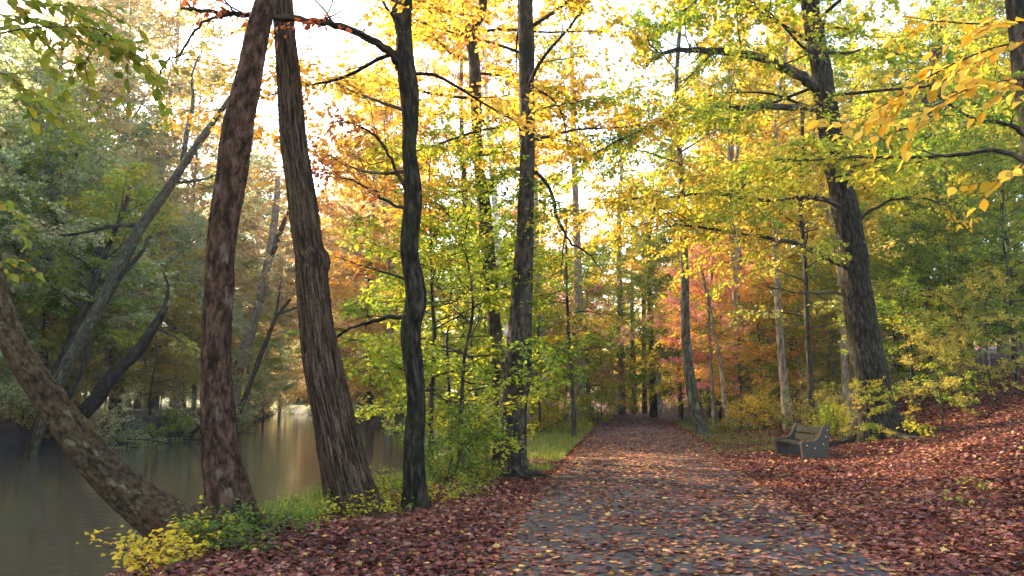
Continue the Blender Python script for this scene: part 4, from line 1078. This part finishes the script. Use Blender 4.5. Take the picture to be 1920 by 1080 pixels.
# local: -x is the front (towards the path), +y away from the camera
side = [(-.33, 0), (-.15, 0), (-.12, .035), (-.03, .055), (.07, .05), (.12, 0), (.31, 0), (.30, .2), (.31, .45), (.345, .80), (.33, .835), (.20, .815), (.155, .74), (.10, .60), (.03, .52), (-.06, .475), (-.22, .465), (-.32, .47), (-.365, .44), (-.37, .38), (-.345, .2)]
LEN = 1.75
for y0 in (0, LEN - .13):
    e = prism('end_panel', side, y0, y0 + .13, M_CONC, bench, .012)
    if y0 == 0:
        for sx_, sz_ in ((.285, .735), (.24, .585), (.17, .40), (-.24, .37), (-.04, .31)):
            import bmesh
            bm = bmesh.new(); bmesh.ops.create_uvsphere(bm, u_segments=10, v_segments=6, radius=.014)
            for v in bm.verts:
                v.co = (v.co.x + sx_, v.co.y * .4 + y0, v.co.z + sz_)
            me = bpy.data.meshes.new('bolt'); bm.to_mesh(me); bm.free()
            link('bolt', me, M_BOLT, e)
ya, yb = .13, LEN - .13
for x0, x1 in ((-.34, -.16), (-.145, .03)):
    prism('seat_plank', [(x0, .375), (x1, .365), (x1, .415), (x0, .425)], ya, yb, M_WOOD, bench, .006)
for z0, z1 in ((.45, .60), (.635, .80)):
    k0, k1 = .11 + (z0 - .4) * .30, .11 + (z1 - .4) * .30
    prism('back_plank', [(k0, z0), (k0 + .05, z0 - .01), (k1 + .05, z1 - .01), (k1, z1)], ya, yb, M_WOOD, bench, .006)

# ------------------------------------------------------------------ logs and roots on the far bank
lr = np.random.default_rng(12)
LOGS = [
    ('pale driftwood log lying at the water edge of the far bank', [(290, 828, 41), (330, 822, 41.5), (385, 824, 42)], .10, 'greybeech'),
    ('black snag of roots sticking out of the far bank', [(352, 822, 42), (368, 805, 42), (384, 795, 42)], .14, 'dark'),
    ('thin dead branch reaching from the far bank into the water', [(230, 822, 37.5), (290, 826, 37.5), (335, 838, 36.5)], .05, 'twig'),
    ('long thin stick floating in the middle of the far reach', [(440, 812, 50), (480, 813, 50), (500, 816, 50)], .06, 'furrowed'),
    ('fallen trunk half sunk along the foot of the far bank', [(130, 836, 35.5), (200, 834, 37), (260, 830, 38.5)], .15, 'dark'),
]
for k, (lab, pts, r, bk) in enumerate(LOGS):
    p = np.array([at(*q) for q in pts]); b0 = p[0].copy()
    t = thing('fallen_log' if k != 2 else 'dead_branch', lab, 'log', b0)
    T = Tubes(); q = spline(p - b0, 5); T.add(q, np.linspace(r, r * .5, len(q)), 8, .12, k)
    for j in range(5):
        a = q[int(lr.uniform(.1, .95) * (len(q) - 1))]
        w = limb(lr, a, lr.normal(0, 1, 3) + np.array([0, 0, .6]), lr.uniform(.5, 1.3), 4, .3)
        T.add(w, np.linspace(r * .35, .01, len(w)), 4)
    link('log', T.mesh('log_wood'), BARK[bk], t)

# ------------------------------------------------------------------ fallen leaves
def litter(n_try, seed):
    rng = np.random.default_rng(seed)
    x = rng.uniform(-7, 20, n_try); y = 3.6 + 30 * rng.beta(1.0, 1.9, n_try)
    pdf = (1 - (y - 3.6) / 30) ** .9 + 1e-3
    want = np.clip((10 / y) ** 1.0, 0, 1.6)
    ok = rng.uniform(0, 1, n_try) < want / pdf * .62
    inview = np.abs(x) < y * .72 + .6
    xr = np.interp(y, YR, XR)
    off = np.abs(x - path_x(y)) - 1.83
    cl = wav(x, y, 2.6) * .5 + wav(x, y, .9, 9) * .5
    onp = off < 0
    dens = np.where(onp, np.clip(.11 + .08 * cl + .12 * sm(9, 20, y) + .5 * sm(-.10 - .15 * sm(9, 16, y), 0, off), .05, 1), np.clip(.8 + .35 * cl, .25, 1))
    dens = dens * np.where(x < xr + 1.9, .12, 1)
    dens = dens * np.where((x < path_x(y) - 2.1) & (y > 15.5), .25, 1)
    ok &= inview & (rng.uniform(0, 1, n_try) < dens) & (x > xr + .8)
    x, y, onp = x[ok], y[ok], onp[ok]
    n = len(x)
    off = np.abs(x - path_x(y))
    big = np.where(onp, 1.08, 1.0)
    z = np.where(onp, .035 + .03 * (1 - np.clip(off / 1.83, 0, 1) ** 2) + .006, zg(x, y) + .012) + rng.uniform(0, 1, n) ** 2 * np.where(onp, .012, .045)
    nr = rng.normal(0, 1, (n, 3)) * np.where(onp, .16, .42)[:, None]; nr[:, 2] += 1
    up = rng.uniform(0, 1, n) < .03
    nr[up] = rng.normal(0, 1, (up.sum(), 3))
    a = rng.uniform(0, 6.28, n)
    dr = np.stack([np.cos(a), np.sin(a), np.zeros(n)], 1)
    size = rng.uniform(.035, .090, n) * big
    u = rng.beta(1.2, 1.9, n) * .85 + .10 * wav(x, y, 1.3, 4)
    u = np.where(onp, u + rng.choice([0, .2, .42], n, p=[.42, .33, .25]), u)
    yl = rng.uniform(0, 1, n) < .03
    u = np.where(yl, .97, u)
    pos = np.stack([x, y, z], 1)
    return pos, dr, nr, size, u, onp, rng.uniform(-1.5, 2.2, n)


P_, D_, N_, S_, U_, on_, cu_ = litter(1150000, 21)
fx = np.random.default_rng(88)
nf = 5200
ty = 30 + 26 * fx.uniform(0, 1, nf) ** .9
pp = spline(PATH, 24); ip = np.searchsorted(pp[:, 1], ty).clip(1, len(pp) - 1)
tx = pp[ip, 0] + fx.uniform(-1.95, 1.95, nf)
kp = wav(tx, ty, 1.6) + fx.normal(0, .5, nf) > -.25
tx, ty = tx[kp], ty[kp]; nf = len(tx)
fa = fx.uniform(0, 6.28, nf); fn = fx.normal(0, .2, (nf, 3)); fn[:, 2] += 1
extra = (np.stack([tx, ty, np.full(nf, .075)], 1), np.stack([np.cos(fa), np.sin(fa), 0 * fa], 1), fn, fx.uniform(.07, .13, nf), fx.beta(1.4, 1.9, nf) * .9, np.ones(nf, bool), fx.uniform(-1, 1.5, nf))
P_, D_, N_, S_, U_, on_, cu_ = [np.concatenate([a_, b_]) for a_, b_ in zip((P_, D_, N_, S_, U_, on_, cu_), extra)]
for nm, msk, lab in (('fallen_leaves', ~on_, 'carpet of red-brown fallen leaves on both sides of the path'), ('path_leaves', on_, 'scattered tan and yellow leaves lying on the asphalt path')):
    o = link(nm, leaf_mesh(nm, P_[msk], D_[msk], N_[msk], S_[msk], U_[msk], shape='maple', curl=cu_[msk]), PAL['litter'])
    o['kind'] = 'stuff'; o['label'] = lab; o['category'] = 'leaves'

# ------------------------------------------------------------------ fallen sticks among the leaves
kr = np.random.default_rng(61)
ks = 420
sy = 4 + 22 * kr.beta(1, 1.8, ks)
sx_ = np.where(kr.uniform(0, 1, ks) < .6, path_x(sy) + 2.0 + kr.uniform(0, 9, ks), path_x(sy) - 2.0 - kr.uniform(0, 1.6, ks))
ka = kr.uniform(0, 6.28, ks); kl = kr.uniform(.08, .45, ks)
A0 = np.stack([sx_, sy, zg(sx_, sy) + .035], 1)
bx_, by_ = sx_ + np.cos(ka) * kl, sy + np.sin(ka) * kl
B0 = np.stack([bx_, by_, zg(bx_, by_) + .04 + kr.uniform(0, .03, ks)], 1)
TW = Tubes(); TW.twigs(A0, B0, .006)
o = link('fallen_twigs', TW.mesh('fallen_twigs'), BARK['twig'])
o['kind'] = 'stuff'; o['label'] = 'small dead twigs lying among the fallen leaves'; o['category'] = 'twigs'

# ------------------------------------------------------------------ grass
def grass(n, seed, xf, y0, y1, h):
    rng = np.random.default_rng(seed)
    y = rng.uniform(y0, y1, n); x = xf(y, rng.uniform(0, 1, n))
    keep = wav(x, y, 1.8, 2) > -.35
    x, y = x[keep], y[keep]; n = len(x)
    z = zg(x, y) - .01
    d = rng.normal(0, .45, (n, 3)); d[:, 2] = 1
    nr = rng.normal(0, 1, (n, 3)); nr[:, 2] = .2
    return np.stack([x, y, z], 1), d, nr, h * rng.uniform(.4, 1.2, n), rng.normal(.5, .25, n)


SHAPES['blade'] = (np.array([(0, -.025, 0), (0, .025, 0), (.55, .02, .06), (1, 0, .25), (.55, -.02, .06)]), [(0, 1, 2, 4), (4, 2, 3)])
GR = leaf_mat('grass_blades', [(.05, .09, .012), (.10, .15, .02), (.18, .20, .03), (.30, .24, .06)], trans=.3)
parts = [grass(36000, 31, lambda y, u: path_x(y) - 2.0 - u ** 1.3 * np.interp(y, [15, 18, 24, 40], [1.2, 2.6, 3.6, 3]), 15.8, 40, .21),
         grass(16000, 32, lambda y, u: path_x(y) + 1.95 + u * np.interp(y, [19, 24, 40], [2.2, 2.8, 2.0]), 20.5, 40, .15),
         grass(9000, 33, lambda y, u: np.interp(y, YR, XR) + 1.2 + u * .9, 9.5, 17, .30)]
o = link('grass', leaf_mesh('grass', *[np.concatenate([p[k] for p in parts]) for k in range(5)], shape='blade'), GR)
o['kind'] = 'stuff'; o['label'] = 'grass along the verges of the path and the bank'; o['category'] = 'grass'

# ------------------------------------------------------------------ the air between the trees
def haze():
    x0, x1, y0, y1, z0, z1 = -340, 340, -70, 610, -3.2, 60
    v = np.array([(x, y, z) for x in (x0, x1) for y in (y0, y1) for z in (z0, z1)])
    f = [0, 1, 3, 2, 4, 6, 7, 5, 0, 4, 5, 1, 2, 3, 7, 6, 0, 2, 6, 4, 1, 5, 7, 3]
    m, nt, out = new_mat('haze')
    vol = nd(nt, 'ShaderNodeVolumePrincipled')
    vol.inputs['Color'].default_value = (.88, .93, 1.0, 1)
    vol.inputs['Density'].default_value = .0004
    vol.inputs['Anisotropy'].default_value = .3
    nt.links.new(vol.outputs[0], out.inputs['Volume'])
    o = link('haze', raw_mesh('haze', v, f, [4] * 6, smooth=False), m)
    o['kind'] = 'stuff'; o['label'] = 'thin pale haze in the air between the trees'; o['category'] = 'haze'


haze()
